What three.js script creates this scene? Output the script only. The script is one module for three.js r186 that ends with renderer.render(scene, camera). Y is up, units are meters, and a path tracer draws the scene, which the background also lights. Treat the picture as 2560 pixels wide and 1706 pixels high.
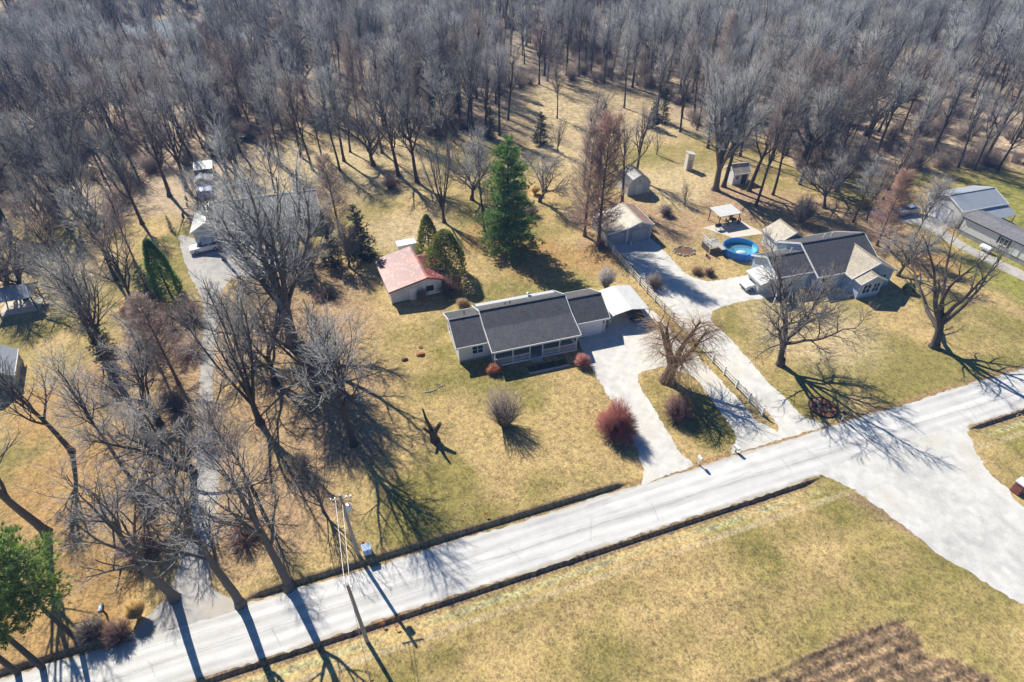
import * as THREE from 'three';
import { Sky } from 'three/addons/objects/Sky.js';
import { mergeGeometries } from 'three/addons/utils/BufferGeometryUtils.js';

// ---------------------------------------------------------------- camera, sky, sun, exposure
const scene = new THREE.Scene();
const camera = new THREE.PerspectiveCamera(59.25, 1024 / 682, 0.5, 2500);
camera.position.set(0, 50, 0);
camera.rotation.set(THREE.MathUtils.degToRad(-40), 0, 0);
scene.add(camera);
const renderer = new THREE.WebGLRenderer({ antialias: true });
renderer.setSize(1024, 682);
renderer.toneMapping = THREE.LinearToneMapping;
renderer.toneMappingExposure = 1.5;
renderer.shadowMap.enabled = true;
const SUN = new THREE.Vector3(-0.452, 0.682, -0.575).normalize();
const sky = new Sky();
sky.name = 'sky'; sky.userData.kind = 'structure';
sky.scale.setScalar(2000);
sky.material.uniforms.sunPosition.value.copy(SUN);
sky.material.uniforms.turbidity.value = 2.0;
sky.material.uniforms.rayleigh.value = 1.1;
sky.material.uniforms.mieCoefficient.value = 0.003;
if (sky.material.uniforms.cloudCoverage) sky.material.uniforms.cloudCoverage.value = 0;
scene.add(sky);
scene.environmentIntensity = 0.1;
const sun = new THREE.DirectionalLight(new THREE.Color(1.0, 0.94, 0.82), 5);
sun.position.copy(SUN).multiplyScalar(300).add(new THREE.Vector3(0, 0, -90));
sun.target.position.set(0, 0, -90);
sun.castShadow = true;
sun.shadow.radius = 1;
sun.shadow.mapSize.set(4096, 4096);
Object.assign(sun.shadow.camera, { left: -180, right: 180, top: 180, bottom: -180, near: 10, far: 700 });
scene.add(sun, sun.target);
scene.fog = new THREE.FogExp2(new THREE.Color(0.2, 0.42, 0.9), 0.0004);

// ---------------------------------------------------------------- helpers
function rng(seed) { let a = seed >>> 0; return () => { a = (a + 0x6D2B79F5) | 0; let t = Math.imul(a ^ (a >>> 15), 1 | a); t = (t + Math.imul(t ^ (t >>> 7), 61 | t)) ^ t; return ((t ^ (t >>> 14)) >>> 0) / 4294967296; }; }
const HT = new Float32Array(65536); { const r = rng(77); for (let i = 0; i < 65536; i++) HT[i] = r(); }
const hsh = (x, y) => HT[((x & 255) << 8) | ((y + (x >> 8) * 37) & 255)];
function vn(x, y) { const xi = Math.floor(x), yi = Math.floor(y), fx = x - xi, fy = y - yi, u = fx * fx * (3 - 2 * fx), v = fy * fy * (3 - 2 * fy); const a = hsh(xi, yi), b = hsh(xi + 1, yi), c = hsh(xi, yi + 1), d = hsh(xi + 1, yi + 1); return a + (b - a) * u + (c - a) * v + (a - b - c + d) * u * v; }
const fbm = (x, y, n) => { let s = 0, a = 0.5, t = 0; for (let i = 0; i < n; i++) { s += a * vn(x, y); t += a; x = x * 2.03 + 17.3; y = y * 2.03 + 5.1; a *= 0.5; } return s / t; };
const clamp = (x, a = 0, b = 1) => x < a ? a : x > b ? b : x;
const sm = (a, b, x) => { const t = clamp((x - a) / (b - a)); return t * t * (3 - 2 * t); };
const lerp = (a, b, t) => a + (b - a) * t;
const lin2s = x => 255 * (x <= 0.0031308 ? 12.92 * x : 1.055 * Math.pow(x, 1 / 2.4) - 0.055);
const C = (r, g, b) => new THREE.Color().setRGB(r, g, b);

const used = new Map();
function numbered(name) { const n = used.get(name) || 0; used.set(name, n + 1); return n ? `${name}_${String(n).padStart(3, '0')}` : name; }
function shadows(o) { o.traverse(m => { if (m.isMesh) { m.castShadow = true; m.receiveShadow = true; } }); return o; }
function tag(o, label, category, group, kind) { o.userData.label = label; if (category) o.userData.category = category; if (group) o.userData.group = group; if (kind) o.userData.kind = kind; return o; }
function thing(name, label, category, [x, y, z], turn = 0, group) { const o = new THREE.Group(); o.name = numbered(name); o.position.set(x, y, z); o.rotation.y = turn; scene.add(o); return tag(o, label, category, group); }
function part(parent, name, geo, mat, label) { const m = new THREE.Mesh(geo, mat); m.name = name; m.castShadow = m.receiveShadow = true; if (label) m.userData.label = label; parent.add(m); return m; }
function solo(name, label, category, geo, mat, [x, y, z] = [0, 0, 0], turn = 0, group) { const m = new THREE.Mesh(geo, mat); m.name = numbered(name); m.castShadow = m.receiveShadow = true; m.position.set(x, y, z); m.rotation.y = turn; scene.add(m); return tag(m, label, category, group); }
function structure(name, geo, mat, label) { const m = new THREE.Mesh(geo, mat); m.name = numbered(name); m.receiveShadow = m.castShadow = true; m.userData.kind = 'structure'; if (label) m.userData.label = label; scene.add(m); return m; }

// every solid below is non-indexed with metre uv laid on by the face direction
function finish(pos, nor) {
  const g = new THREE.BufferGeometry(), n = pos.length / 3, uv = new Float32Array(n * 2);
  for (let i = 0; i < n; i++) { const x = pos[3 * i], y = pos[3 * i + 1], z = pos[3 * i + 2], ax = Math.abs(nor[3 * i]), ay = Math.abs(nor[3 * i + 1]), az = Math.abs(nor[3 * i + 2]); if (ay >= ax && ay >= az) { uv[2 * i] = x; uv[2 * i + 1] = z; } else if (ax >= az) { uv[2 * i] = z; uv[2 * i + 1] = y; } else { uv[2 * i] = x; uv[2 * i + 1] = y; } }
  g.setAttribute('position', new THREE.BufferAttribute(new Float32Array(pos), 3)); g.setAttribute('normal', new THREE.BufferAttribute(new Float32Array(nor), 3)); g.setAttribute('uv', new THREE.BufferAttribute(uv, 2)); return g;
}
function faces(list) { // list of convex polygons
  const pos = [], nor = [], a = new THREE.Vector3(), b = new THREE.Vector3();
  for (const f of list) {
    a.set(f[1][0] - f[0][0], f[1][1] - f[0][1], f[1][2] - f[0][2]); b.set(f[2][0] - f[0][0], f[2][1] - f[0][1], f[2][2] - f[0][2]); const n = a.clone().cross(b).normalize();
    for (let i = 1; i < f.length - 1; i++) for (const p of [f[0], f[i], f[i + 1]]) { pos.push(...p); nor.push(n.x, n.y, n.z); }
  }
  return finish(pos, nor);
}
function prism(pts, off) { // polygon swept by a vector, closed
  const q = pts.map(p => [p[0] + off[0], p[1] + off[1], p[2] + off[2]]);
  const c = p => p.reduce((s, v) => [s[0] + v[0] / p.length, s[1] + v[1] / p.length, s[2] + v[2] / p.length], [0, 0, 0]);
  const mid = c([...pts, ...q]); const list = [pts, q]; for (let i = 0; i < pts.length; i++) { const j = (i + 1) % pts.length; list.push([pts[i], pts[j], q[j], q[i]]); }
  return faces(list.map(f => { const m = c(f), u = f[1].map((v, k) => v - f[0][k]), w = f[2].map((v, k) => v - f[0][k]); const n = [u[1] * w[2] - u[2] * w[1], u[2] * w[0] - u[0] * w[2], u[0] * w[1] - u[1] * w[0]]; const d = n[0] * (m[0] - mid[0]) + n[1] * (m[1] - mid[1]) + n[2] * (m[2] - mid[2]); return d < 0 ? [...f].reverse() : f; }));
}
const B = (x0, x1, y0, y1, z0, z1) => prism([[x0, y0, z0], [x1, y0, z0], [x1, y0, z1], [x0, y0, z1]], [0, y1 - y0, 0]);
function bar(p, q, w, h = w) { // box beam between two points
  const a = new THREE.Vector3(...p), b = new THREE.Vector3(...q), d = b.clone().sub(a).normalize(), up = Math.abs(d.y) > 0.95 ? new THREE.Vector3(1, 0, 0) : new THREE.Vector3(0, 1, 0);
  const s = d.clone().cross(up).normalize().multiplyScalar(w / 2), t = s.clone().cross(d).normalize().multiplyScalar(h / 2);
  return prism([[1, 1], [-1, 1], [-1, -1], [1, -1]].map(([i, j]) => [a.x + s.x * i + t.x * j, a.y + s.y * i + t.y * j, a.z + s.z * i + t.z * j]), [b.x - a.x, b.y - a.y, b.z - a.z]);
}
function plain(g) { const n = g.index ? g.toNonIndexed() : g; for (const k of Object.keys(n.attributes)) if (!['position', 'normal', 'uv'].includes(k)) n.deleteAttribute(k); return n; }
function cyl(p, q, r0, r1 = r0, seg = 10) { const a = new THREE.Vector3(...p), b = new THREE.Vector3(...q), d = b.clone().sub(a), g = new THREE.CylinderGeometry(r1, r0, d.length(), seg); g.applyQuaternion(new THREE.Quaternion().setFromUnitVectors(new THREE.Vector3(0, 1, 0), d.clone().normalize())); g.translate((a.x + b.x) / 2, (a.y + b.y) / 2, (a.z + b.z) / 2); return plain(g); }
const merge = list => mergeGeometries(list.map(plain), false);
const moved = (g, x, y, z, ry = 0) => { if (ry) g.rotateY(ry); return g.translate(x, y, z); };

// ---------------------------------------------------------------- textures and materials
function tex(w, h, fn, srgb = true, rep = true) {
  const d = new Uint8Array(w * h * 4); for (let j = 0; j < h; j++) for (let i = 0; i < w; i++) { const c = fn(i, j), k = 4 * (j * w + i); for (let m = 0; m < 3; m++) d[k + m] = clamp(srgb ? lin2s(clamp(c[m])) : c[m] * 255, 0, 255); d[k + 3] = 255; }
  const t = new THREE.DataTexture(d, w, h, THREE.RGBAFormat); t.magFilter = THREE.LinearFilter; t.minFilter = THREE.LinearMipmapLinearFilter; t.generateMipmaps = true; if (rep) t.wrapS = t.wrapT = THREE.RepeatWrapping; if (srgb) t.colorSpace = THREE.SRGBColorSpace; t.needsUpdate = true; return t;
}
// wrap-around noise so that tiles meet
const tn = (x, y, p, s) => { const xi = Math.floor(x), yi = Math.floor(y), fx = x - xi, fy = y - yi, u = fx * fx * (3 - 2 * fx), v = fy * fy * (3 - 2 * fy), w = n => ((n % p) + p) % p, q = (i, j) => HT[((w(i) + s * 31) & 255) * 256 + ((w(j) + s * 57) & 255)]; const a = q(xi, yi), b = q(xi + 1, yi), c = q(xi, yi + 1), d = q(xi + 1, yi + 1); return a + (b - a) * u + (c - a) * v + (a - b - c + d) * u * v; };
const tfbm = (u, v, p, n, s) => { let r = 0, a = 0.5, t = 0; for (let i = 0; i < n; i++) { r += a * tn(u * p, v * p, p, s + i); t += a; p *= 2; a *= 0.5; } return r / t; };
function speck(base, spread, period, metres, size = 512, s = 1) { const t = tex(size, size, (i, j) => { const u = i / size, v = j / size, n = 0.55 * tfbm(u, v, period, 4, s) + 0.45 * HT[(i * 131 + j * 617 + s * 7919) & 65535] - 0.5; return base.map(b => b * (1 + spread * 2 * n)); }); t.repeat.set(1 / metres, 1 / metres); return t; }
const std = (c, rough = 0.9, extra = {}) => new THREE.MeshStandardMaterial({ color: c, roughness: rough, ...extra });
const mapped = (t, rough = 0.9, extra = {}) => new THREE.MeshStandardMaterial({ map: t, roughness: rough, ...extra });
// shingles: courses 14 cm high with tabs of slightly different tone
function shingleTex(base, seed) { const t = tex(512, 512, (i, j) => { const row = Math.floor(j / 16), off = (row * 37) % 32, tab = Math.floor((i + off) / 24), e = (j % 16) < 2 ? 0.72 : 1, n = HT[(row * 331 + (tab % 21) * 97 + seed * 1009) & 65535], g = HT[(i * 131 + j * 617) & 65535]; const k = e * (0.75 + 0.4 * n + 0.3 * (g - 0.5)) * (0.85 + 0.3 * tfbm(i / 512, j / 512, 4, 3, seed)); return base.map(b => b * k); }); t.repeat.set(1 / 4.5, 1 / 4.5); return t; }
function ribTex(base, pitch, seed, dirt = 0.2) { const t = tex(256, 256, (i, j) => { const u = i / 256, k = ((u * 8) % 1) < 0.1 ? 0.78 : 1, n = tfbm(u, j / 256, 4, 4, seed); return base.map(b => b * k * (1 - dirt + 2 * dirt * n)); }); t.repeat.set(1 / (pitch * 8), 1 / 4); return t; }
function sidingTex(base, seed) { const t = tex(256, 256, (i, j) => { const k = (j % 32) < 3 ? 0.8 : 1, n = tfbm(i / 256, j / 256, 4, 4, seed); return base.map(b => b * k * (0.92 + 0.16 * n)); }); t.repeat.set(1 / 1.2, 1 / 1.2); return t; }
// mineral granules glint when seen at a low angle
const shingle = (base, seed) => new THREE.MeshPhysicalMaterial({ map: shingleTex(base, seed), roughness: 0.42, sheen: 1, sheenRoughness: 0.35, sheenColor: C(1, 0.98, 0.94) });
const M = {
  roofDark: shingle([0.1, 0.1, 0.105], 3), roofGrey: shingle([0.115, 0.11, 0.115], 5), roofTanLit: shingle([0.4, 0.345, 0.26], 8),  // tan shingle has sun glare put into its colour
  roofPale: shingle([0.22, 0.215, 0.22], 14), sidingWhite: mapped(sidingTex([0.72, 0.72, 0.7], 2), 0.7), sidingGrey: mapped(sidingTex([0.52, 0.54, 0.55], 4), 0.7), sidingBlue: mapped(sidingTex([0.4, 0.49, 0.6], 6), 0.7),
  trim: std(C(0.8, 0.8, 0.79), 0.55), white: std(C(0.78, 0.78, 0.77), 0.6), doorWhite: mapped(speck([0.78, 0.79, 0.8], 0.05, 4, 3, 128, 2), 0.5),
  glass: std(C(0.02, 0.03, 0.04), 0.06), glassBlue: std(C(0.02, 0.06, 0.12), 0.08), black: std(C(0.02, 0.02, 0.022), 0.6), rubber: std(C(0.018, 0.018, 0.018), 0.85),
  redRoof: mapped((() => { const t = tex(512, 512, (i, j) => { const u = i / 512, v = j / 512, k = ((u * 16) % 1) < 0.1 ? 0.8 : 1, n = tfbm(u, v, 3, 5, 9), m = tfbm(u, v, 14, 3, 12), q = clamp((n - 0.42) * 5), w = clamp((m - 0.55) * 5) * 0.5; return [lerp(lerp(0.2, 0.4, q), 0.5, w) * k, lerp(lerp(0.06, 0.1, q), 0.3, w) * k, lerp(lerp(0.06, 0.075, q), 0.24, w) * k]; }); t.repeat.set(1 / 5, 1 / 5); return t; })(), 0.5), barnWall: mapped(ribTex([0.6, 0.63, 0.66], 0.3, 11, 0.1), 0.6), metalWhite: mapped(ribTex([0.62, 0.62, 0.6], 0.25, 12, 0.16), 0.45), metalGrey: mapped(ribTex([0.34, 0.37, 0.42], 0.3, 13, 0.1), 0.45), tinTan: mapped(ribTex([0.5, 0.45, 0.37], 0.3, 15, 0.3), 0.55), tinRust: mapped(ribTex([0.3, 0.19, 0.15], 0.3, 17, 0.35), 0.7),
  garageWall: mapped(ribTex([0.34, 0.35, 0.37], 0.25, 19, 0.2), 0.7), steel: std(C(0.55, 0.56, 0.58), 0.4, { metalness: 0.6 }),
  concrete: mapped(speck([0.6, 0.54, 0.46], 0.14, 6, 6, 512, 21), 0.9), deckWood: mapped(speck([0.4, 0.38, 0.35], 0.2, 8, 2, 256, 22), 0.85), railWood: mapped(speck([0.66, 0.63, 0.58], 0.3, 8, 1.5, 256, 23), 0.9), poleWood: mapped(speck([0.4, 0.36, 0.32], 0.3, 8, 1.2, 256, 24), 0.9), darkWood: mapped(speck([0.1, 0.075, 0.055], 0.35, 8, 1.5, 256, 25), 0.9),
  brick: mapped(speck([0.3, 0.1, 0.07], 0.35, 16, 1, 256, 26), 0.9), stone: mapped(speck([0.34, 0.32, 0.29], 0.4, 8, 2, 256, 27), 0.95), soil: mapped(speck([0.16, 0.09, 0.05], 0.4, 8, 2, 256, 28), 1), mulch: mapped(speck([0.3, 0.12, 0.05], 0.5, 16, 2, 256, 29), 1),
  tarp: std(C(0.01, 0.1, 0.5), 0.45), poolBlue: std(C(0.02, 0.17, 0.55), 0.4), liner: mapped(speck([0.1, 0.42, 0.62], 0.2, 8, 3, 256, 30), 0.4), carWhite: new THREE.MeshPhysicalMaterial({ color: C(0.78, 0.79, 0.8), roughness: 0.3, clearcoat: 0.8, clearcoatRoughness: 0.08 }), carDark: new THREE.MeshPhysicalMaterial({ color: C(0.03, 0.04, 0.06), roughness: 0.3, clearcoat: 0.8 }), carSilver: new THREE.MeshPhysicalMaterial({ color: C(0.36, 0.42, 0.5), roughness: 0.3, metalness: 0.3, clearcoat: 0.8 }),
  orange: std(C(0.75, 0.12, 0.03), 0.6), lampRed: std(C(0.4, 0.02, 0.02), 0.3), paleBlue: std(C(0.45, 0.58, 0.78), 0.5),
};
// ---------------------------------------------------------------- the ground
// the street runs straight: s along it, t across it (north edge t = 30.7, south edge t = 25.7)
const EA = THREE.MathUtils.degToRad(19.2), EC = Math.cos(EA), ES = Math.sin(EA);
const toS = (x, z) => x * EC - z * ES, toT = (x, z) => -x * ES - z * EC, fromST = (s, t) => [s * EC - t * ES, -s * ES - t * EC];
const bankF = s => s < -18 ? sm(-23.5, -25, s) : Math.min(sm(-13.5, -12, s), 1 - sm(21.5, 23.5, s));
const ditchF = s => s < 52 ? 1 - sm(40, 43, s) : sm(62, 64, s);
const fieldF = (s, t) => sm(12.3 + (vn(s * 0.5, 3) - 0.5) * 1.4, 11.7 + (vn(s * 0.5, 3) - 0.5) * 1.4, t) * sm(0.8, 0, s - 36 - (12 - t) * 0.7 + (vn(t * 0.7, 9) - 0.5) * 2.5);
function gyST(s, t) {
  if (t > 31.05) return 0.5 * bankF(s) * sm(31.05, 31.4, t) * (1 - sm(36, 48, t));
  if (t < 12.6) return fieldF(s, t) * (0.09 * Math.sin(t * 6.6 + 0.5 * Math.sin(s * 0.35)) + 0.05 * (vn(s * 1.3, t * 2.1) - 0.5) - 0.04);
  if (t < 25.55) return -0.36 * ditchF(s) * sm(25.55, 25.3, t) * (1 - sm(25.2, 23.2, t));
  return 0;
}
const gy = (x, z) => gyST(toS(x, z), toT(x, z));
const inPoly = (x, z, P) => { let c = false; for (let i = 0, j = P.length - 1; i < P.length; j = i++) if ((P[i][1] > z) !== (P[j][1] > z) && x < (P[j][0] - P[i][0]) * (z - P[i][1]) / (P[j][1] - P[i][1]) + P[i][0]) c = !c; return c; };
const blob = (x, z, L) => { let m = 0; for (const [cx, cz, r] of L) { const d = Math.hypot(x - cx, z - cz) / r; if (d < 1.3) m = Math.max(m, 1 - sm(0.45, 1.25, d)); } return m; };
const LITTER = [[-36, -40, 15], [-24, -50, 11], [-26, -62, 10], [-42, -56, 13], [-28, -70, 9], [-19, -44, 7], [52, -92, 12], [60, -88, 9], [42, -98, 9], [37, -94, 6], [-34, -76, 8], [18, -92, 9], [-24, -34, 9], [14, -84, 5], [26, -90, 8]];
const NEEDLE = [[-38, -23, 8], [-45, -37, 7], [4, -79, 7], [13, -79, 5], [45, -84, 5], [41, -83, 3], [-52, -48, 6], [-3, -86, 6], [52, -82, 7], [64, -78, 5]];
const GREEN = [[-9, -32.5, 5], [5, -38, 6], [-4, -35, 5], [20, -45, 5], [92, -98, 17], [66, -91, 7], [56, -53, 10], [44, -28, 6], [-18, -30, 5], [70, -82, 8], [34, -50, 6], [-14, -30, 4], [0, -50, 6], [76, -76, 12], [-20, -82, 6], [-66, -62, 5], [60, -64, 8]];
const PALE = [[40, -62, 9], [18, -145, 22], [28, -135, 12], [-30, -114, 18], [-50, -104, 12], [-45, -112, 16], [-70, -74, 12], [-150, -222, 30], [-110, -215, 18], [-185, -228, 30], [95, -214, 11], [32, -104, 12], [-18, -88, 8], [12, -120, 10]];
const CLEAR = PALE.slice(1, 3);
const woodF = (x, z) => { const w = (fbm(x * 0.03 + 9, z * 0.03, 3) - 0.5) * 16; let m = sm(-122, -134, z + w); if (x < -52) m = Math.max(m, sm(-86, -94, z + w)); if (x > 56) m = Math.max(m, sm(-109, -116, z + w * 0.4 + (x - 56) * 0.02)); return m * (1 - 0.85 * blob(x, z, CLEAR)); };
const lowField = (x, z) => [fbm(x * 0.045, z * 0.045, 4), fbm(x * 0.13 + 70, z * 0.13 - 20, 3), blob(x, z, GREEN), blob(x, z, PALE), blob(x, z, LITTER), blob(x, z, NEEDLE), woodF(x, z)];
function groundCol(x, z, grain, F) {
  const s = toS(x, z), t = toT(x, z);
  const n1 = F[0], n2 = fbm(x * 0.35 + 40, z * 0.35, 3), n3 = vn(x * 2.1, z * 2.1), n4 = vn(x * 6.3 + 3, z * 6.3), n5 = F[1];
  const jit = (n2 - 0.5) * 0.9 + (n3 - 0.5) * 0.35;
  // dormant lawn between straw and olive
  let g = clamp(0.26 + (n5 - 0.5) * 3.0 + (n1 - 0.5) * 1.2 + (n2 - 0.5) * 1.2 + F[2] * 0.75);
  let r = lerp(0.44, 0.235, g), gg = lerp(0.315, 0.195, g), b = lerp(0.135, 0.055, g);
  const mix = (k, R, G, Bc) => { r = lerp(r, R, k); gg = lerp(gg, G, k); b = lerp(b, Bc, k); };
  mix(clamp(F[3] * (0.75 + jit)), 0.5, 0.385, 0.22);
  mix(clamp((F[4] * 1.5 - 0.35 + jit * 1.4)) * 0.85, 0.36 + 0.1 * (n4 - 0.5), 0.235 + 0.08 * (n4 - 0.5), 0.14);
  mix(clamp(F[5] * 1.35 - 0.2 + jit * 1.1) * 0.85, 0.38, 0.225, 0.085);
  const w = F[6];
  if (w > 0) { const v = clamp(0.5 + (n1 - 0.5) * 2.5 + jit); mix(w, lerp(0.22, 0.44, v), lerp(0.165, 0.33, v), lerp(0.115, 0.22, v)); }
  // field of brown stubble in rows south of the mown verge
  const f = fieldF(s, t);
  if (f > 0) { const q = clamp(0.35 + (n3 - 0.5) * 0.9 + (n4 - 0.5) * 0.9 + 0.3 * Math.sin(t * 6.6 + 1.2 + 0.5 * Math.sin(s * 0.35)) + (n5 - 0.5) * 0.8); mix(f * 0.97, lerp(0.15, 0.37, q), lerp(0.095, 0.25, q), lerp(0.055, 0.14, q)); }
  // wheel track pressed across the mown grass
  { const u = clamp((-24.1 - z) / 5.7), lx = lerp(21.4, 22.5, u) + 0.3 * Math.sin(z * 1.3); if (z < -23.5 && z > -30.5) mix(sm(0.45, 0.1, Math.abs(x - lx) + (n3 - 0.5) * 0.3) * 0.55 * clamp(n2 * 2), 0.23, 0.18, 0.06); }
  // street margins: dirt, leaves, weeds
  if (t > 30.5 && t < 31.6) mix(sm(30.5, 30.8, t) * (1 - sm(31.2, 31.6, t)) * (0.5 + 0.5 * n3), 0.3 + 0.2 * (n4 - 0.5), 0.19, 0.09);
  if (t > 31.0 && t < 31.7 && bankF(s) > 0.2) mix(0.75 * sm(31.0, 31.1, t) * (1 - sm(31.4, 31.7, t)), 0.27, 0.19, 0.11);
  if (t < 25.9 && t > 22.4) { mix(sm(24.75, 25.0, t + jit * 0.45) * ditchF(s) * 0.95, 0.24 + 0.16 * (n4 - 0.5), 0.165 + 0.12 * (n4 - 0.5), 0.1); mix(sm(23.7, 24.1, t + jit * 0.5) * (1 - sm(24.5, 24.8, t + jit * 0.4)) * ditchF(s) * clamp(n2 * 2.2 - 0.5) * 0.8, 0.33 + 0.2 * (n4 - 0.5), 0.31 + 0.2 * (n4 - 0.5), 0.18); mix(sm(22.6, 22.9, t) * (1 - sm(23.2, 23.6, t)) * 0.5 * n2 * 1.5, 0.5, 0.4, 0.26); }
  // trampled soil along the gravel, lush turf at the far right
  { const dx = x - 36, dz = z + 34, e = (dx * 0.7 - dz * 0.714) * -1; const along = dx * 0.714 + dz * 0.7; if (along > -3 && along < 30 && e > -0.2 && e < 2.6) mix((1 - sm(0.5, 1.6 + jit, e)) * 0.75 * (0.5 + n3), 0.27, 0.18, 0.105); }
  { const l = Math.max(0, 1 - Math.hypot((x - 93) / 20, (z + 95) / 14)), l2 = Math.max(0, 1 - Math.hypot((x - 76) / 9, (z + 76) / 12)); mix(clamp(Math.max(l, l2) * 2.4 + jit * 0.5) * 0.8, 0.24, 0.24, 0.04); }
  // strip of worn soil where grass meets the pale gravel, faint mower lanes
  const lane = Math.sin(t * 1.15 + (n1 - 0.5) * 6); if (t < 23 && t > 12) { const k = 1 + 0.09 * lane; r *= k; gg *= k; b *= k; }
  const k = 1 + (n3 - 0.5) * 0.4 + (n4 - 0.5) * 0.62 + (grain - 0.5) * 0.7 + (n1 - 0.5) * 0.3;
  return [r * k, gg * k, b * k];
}
{
  const near = [-50, 110, 0, 125], far = [-360, 360, -70, 420];
  const paint = ([s0, s1, t0, t1], w, h, seed, step) => {
    const gw = Math.ceil((s1 - s0) / step) + 2, gh = Math.ceil((t1 - t0) / step) + 2, G = []; for (let j = 0; j < gh; j++) for (let i = 0; i < gw; i++) { const [x, z] = fromST(s0 + i * step, t0 + j * step); G.push(lowField(x, z)); }
    const F = new Float64Array(7);
    return tex(w, h, (i, j) => { const s = lerp(s0, s1, (i + 0.5) / w), t = lerp(t0, t1, (j + 0.5) / h), x = s * EC - t * ES, z = -s * ES - t * EC, a = (s - s0) / step, b = (t - t0) / step, ai = Math.floor(a), bi = Math.floor(b), fa = a - ai, fb = b - bi, A = G[bi * gw + ai], Bq = G[bi * gw + ai + 1], Cq = G[(bi + 1) * gw + ai], D = G[(bi + 1) * gw + ai + 1]; for (let k = 0; k < 7; k++) F[k] = (A[k] * (1 - fa) + Bq[k] * fa) * (1 - fb) + (Cq[k] * (1 - fa) + D[k] * fa) * fb; return groundCol(x, z, HT[(i * 131 + j * 617 + seed + (i >> 3) * (j >> 3) * 13) & 65535], F); }, true, false);
  };
  const tNear = paint(near, 2048, 1600, 1, 1), tFar = paint(far, 1440, 980, 5, 2);
  const bump = tex(512, 512, (i, j) => { const v = 0.5 * tfbm(i / 512, j / 512, 32, 3, 4) + 0.5 * HT[(i * 131 + j * 617) & 65535]; return [v, v, v]; }, false);
  const bn = bump.clone(); bn.repeat.set(16, 12.5); const bf = bump.clone(); bf.repeat.set(48, 32);
  const mats = [new THREE.MeshStandardMaterial({ map: tNear, bumpMap: bn, bumpScale: 0.05, roughness: 1 }), new THREE.MeshStandardMaterial({ map: tFar, bumpMap: bf, bumpScale: 0.06, roughness: 1 })];
  const S = [], T = [-70, -30, 0, ...Array.from({ length: 126 }, (_, k) => 0.1 * (k + 1) - 0.0), 13, 15, 20, 22, 22.5, 23, 23.2, 23.6, 24, 24.4, 24.8, 25, 25.2, 25.3, 25.36, 25.42, 25.5, 25.55, 25.7, 28, 30.7, 31.05, 31.12, 31.2, 31.28, 31.4, 31.7, 33, 35, 36, 37.5, 39, 40.5, 42, 43.5, 45, 48, 60, 80, 100, 125, 160, 200, 260, 340, 420];
  for (let s = -360; s <= 360; s += (s >= -50 && s < 70) ? 1 : s < -50 ? 10 : s < 110 ? 4 : 10) S.push(s);
  const pos = [], uv = [], idx = [[], []], nS = S.length;
  const isNear = (a, b) => S[a] >= near[0] && S[a + 1] <= near[1] && T[b] >= near[2] && T[b + 1] <= near[3];
  // vertices are doubled per material so that each sheet keeps its own uv
  for (let m = 0; m < 2; m++) for (let j = 0; j < T.length; j++) for (let i = 0; i < nS; i++) { const [x, z] = fromST(S[i], T[j]), a = m ? far : near; pos.push(x, gyST(S[i], T[j]), z); uv.push((S[i] - a[0]) / (a[1] - a[0]), (T[j] - a[2]) / (a[3] - a[2])); }
  for (let j = 0; j < T.length - 1; j++) for (let i = 0; i < nS - 1; i++) { const m = isNear(i, j) ? 0 : 1, o = m * nS * T.length, a = o + j * nS + i, b = a + 1, c = a + nS, d = c + 1; idx[m].push(a, b, d, a, d, c); }
  const g = new THREE.BufferGeometry(); g.setAttribute('position', new THREE.Float32BufferAttribute(pos, 3)); g.setAttribute('uv', new THREE.Float32BufferAttribute(uv, 2)); g.setIndex([...idx[0], ...idx[1]]); g.addGroup(0, idx[0].length, 0); g.addGroup(idx[0].length, idx[1].length, 1); g.computeVertexNormals();
  structure('ground', g, mats);
}
// paved and gravelled sheets lie a few millimetres above the ground
function smooth(P, step = 0.6, rough = 0.08, seed = 1) { const c = new THREE.CatmullRomCurve3(P.map(([x, z]) => new THREE.Vector3(x, 0, z)), true, 'catmullrom', 0.25), n = Math.round(c.getLength() / step), r = rng(seed), o = []; for (let i = 0; i < n; i++) { const p = c.getPointAt(i / n); o.push([p.x + (r() - 0.5) * 2 * rough, p.z + (r() - 0.5) * 2 * rough]); } return o; }
function sheet(name, P, y, mat) { const sh = new THREE.Shape(P.map(([x, z]) => new THREE.Vector2(x, -z))), g = new THREE.ShapeGeometry(sh); g.rotateX(-Math.PI / 2); const p = g.attributes.position, uv = g.attributes.uv; for (let i = 0; i < p.count; i++) { p.setY(i, y); uv.setXY(i, toS(p.getX(i), p.getZ(i)), toT(p.getX(i), p.getZ(i))); } g.computeVertexNormals(); return structure(name, g, mat); }
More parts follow.
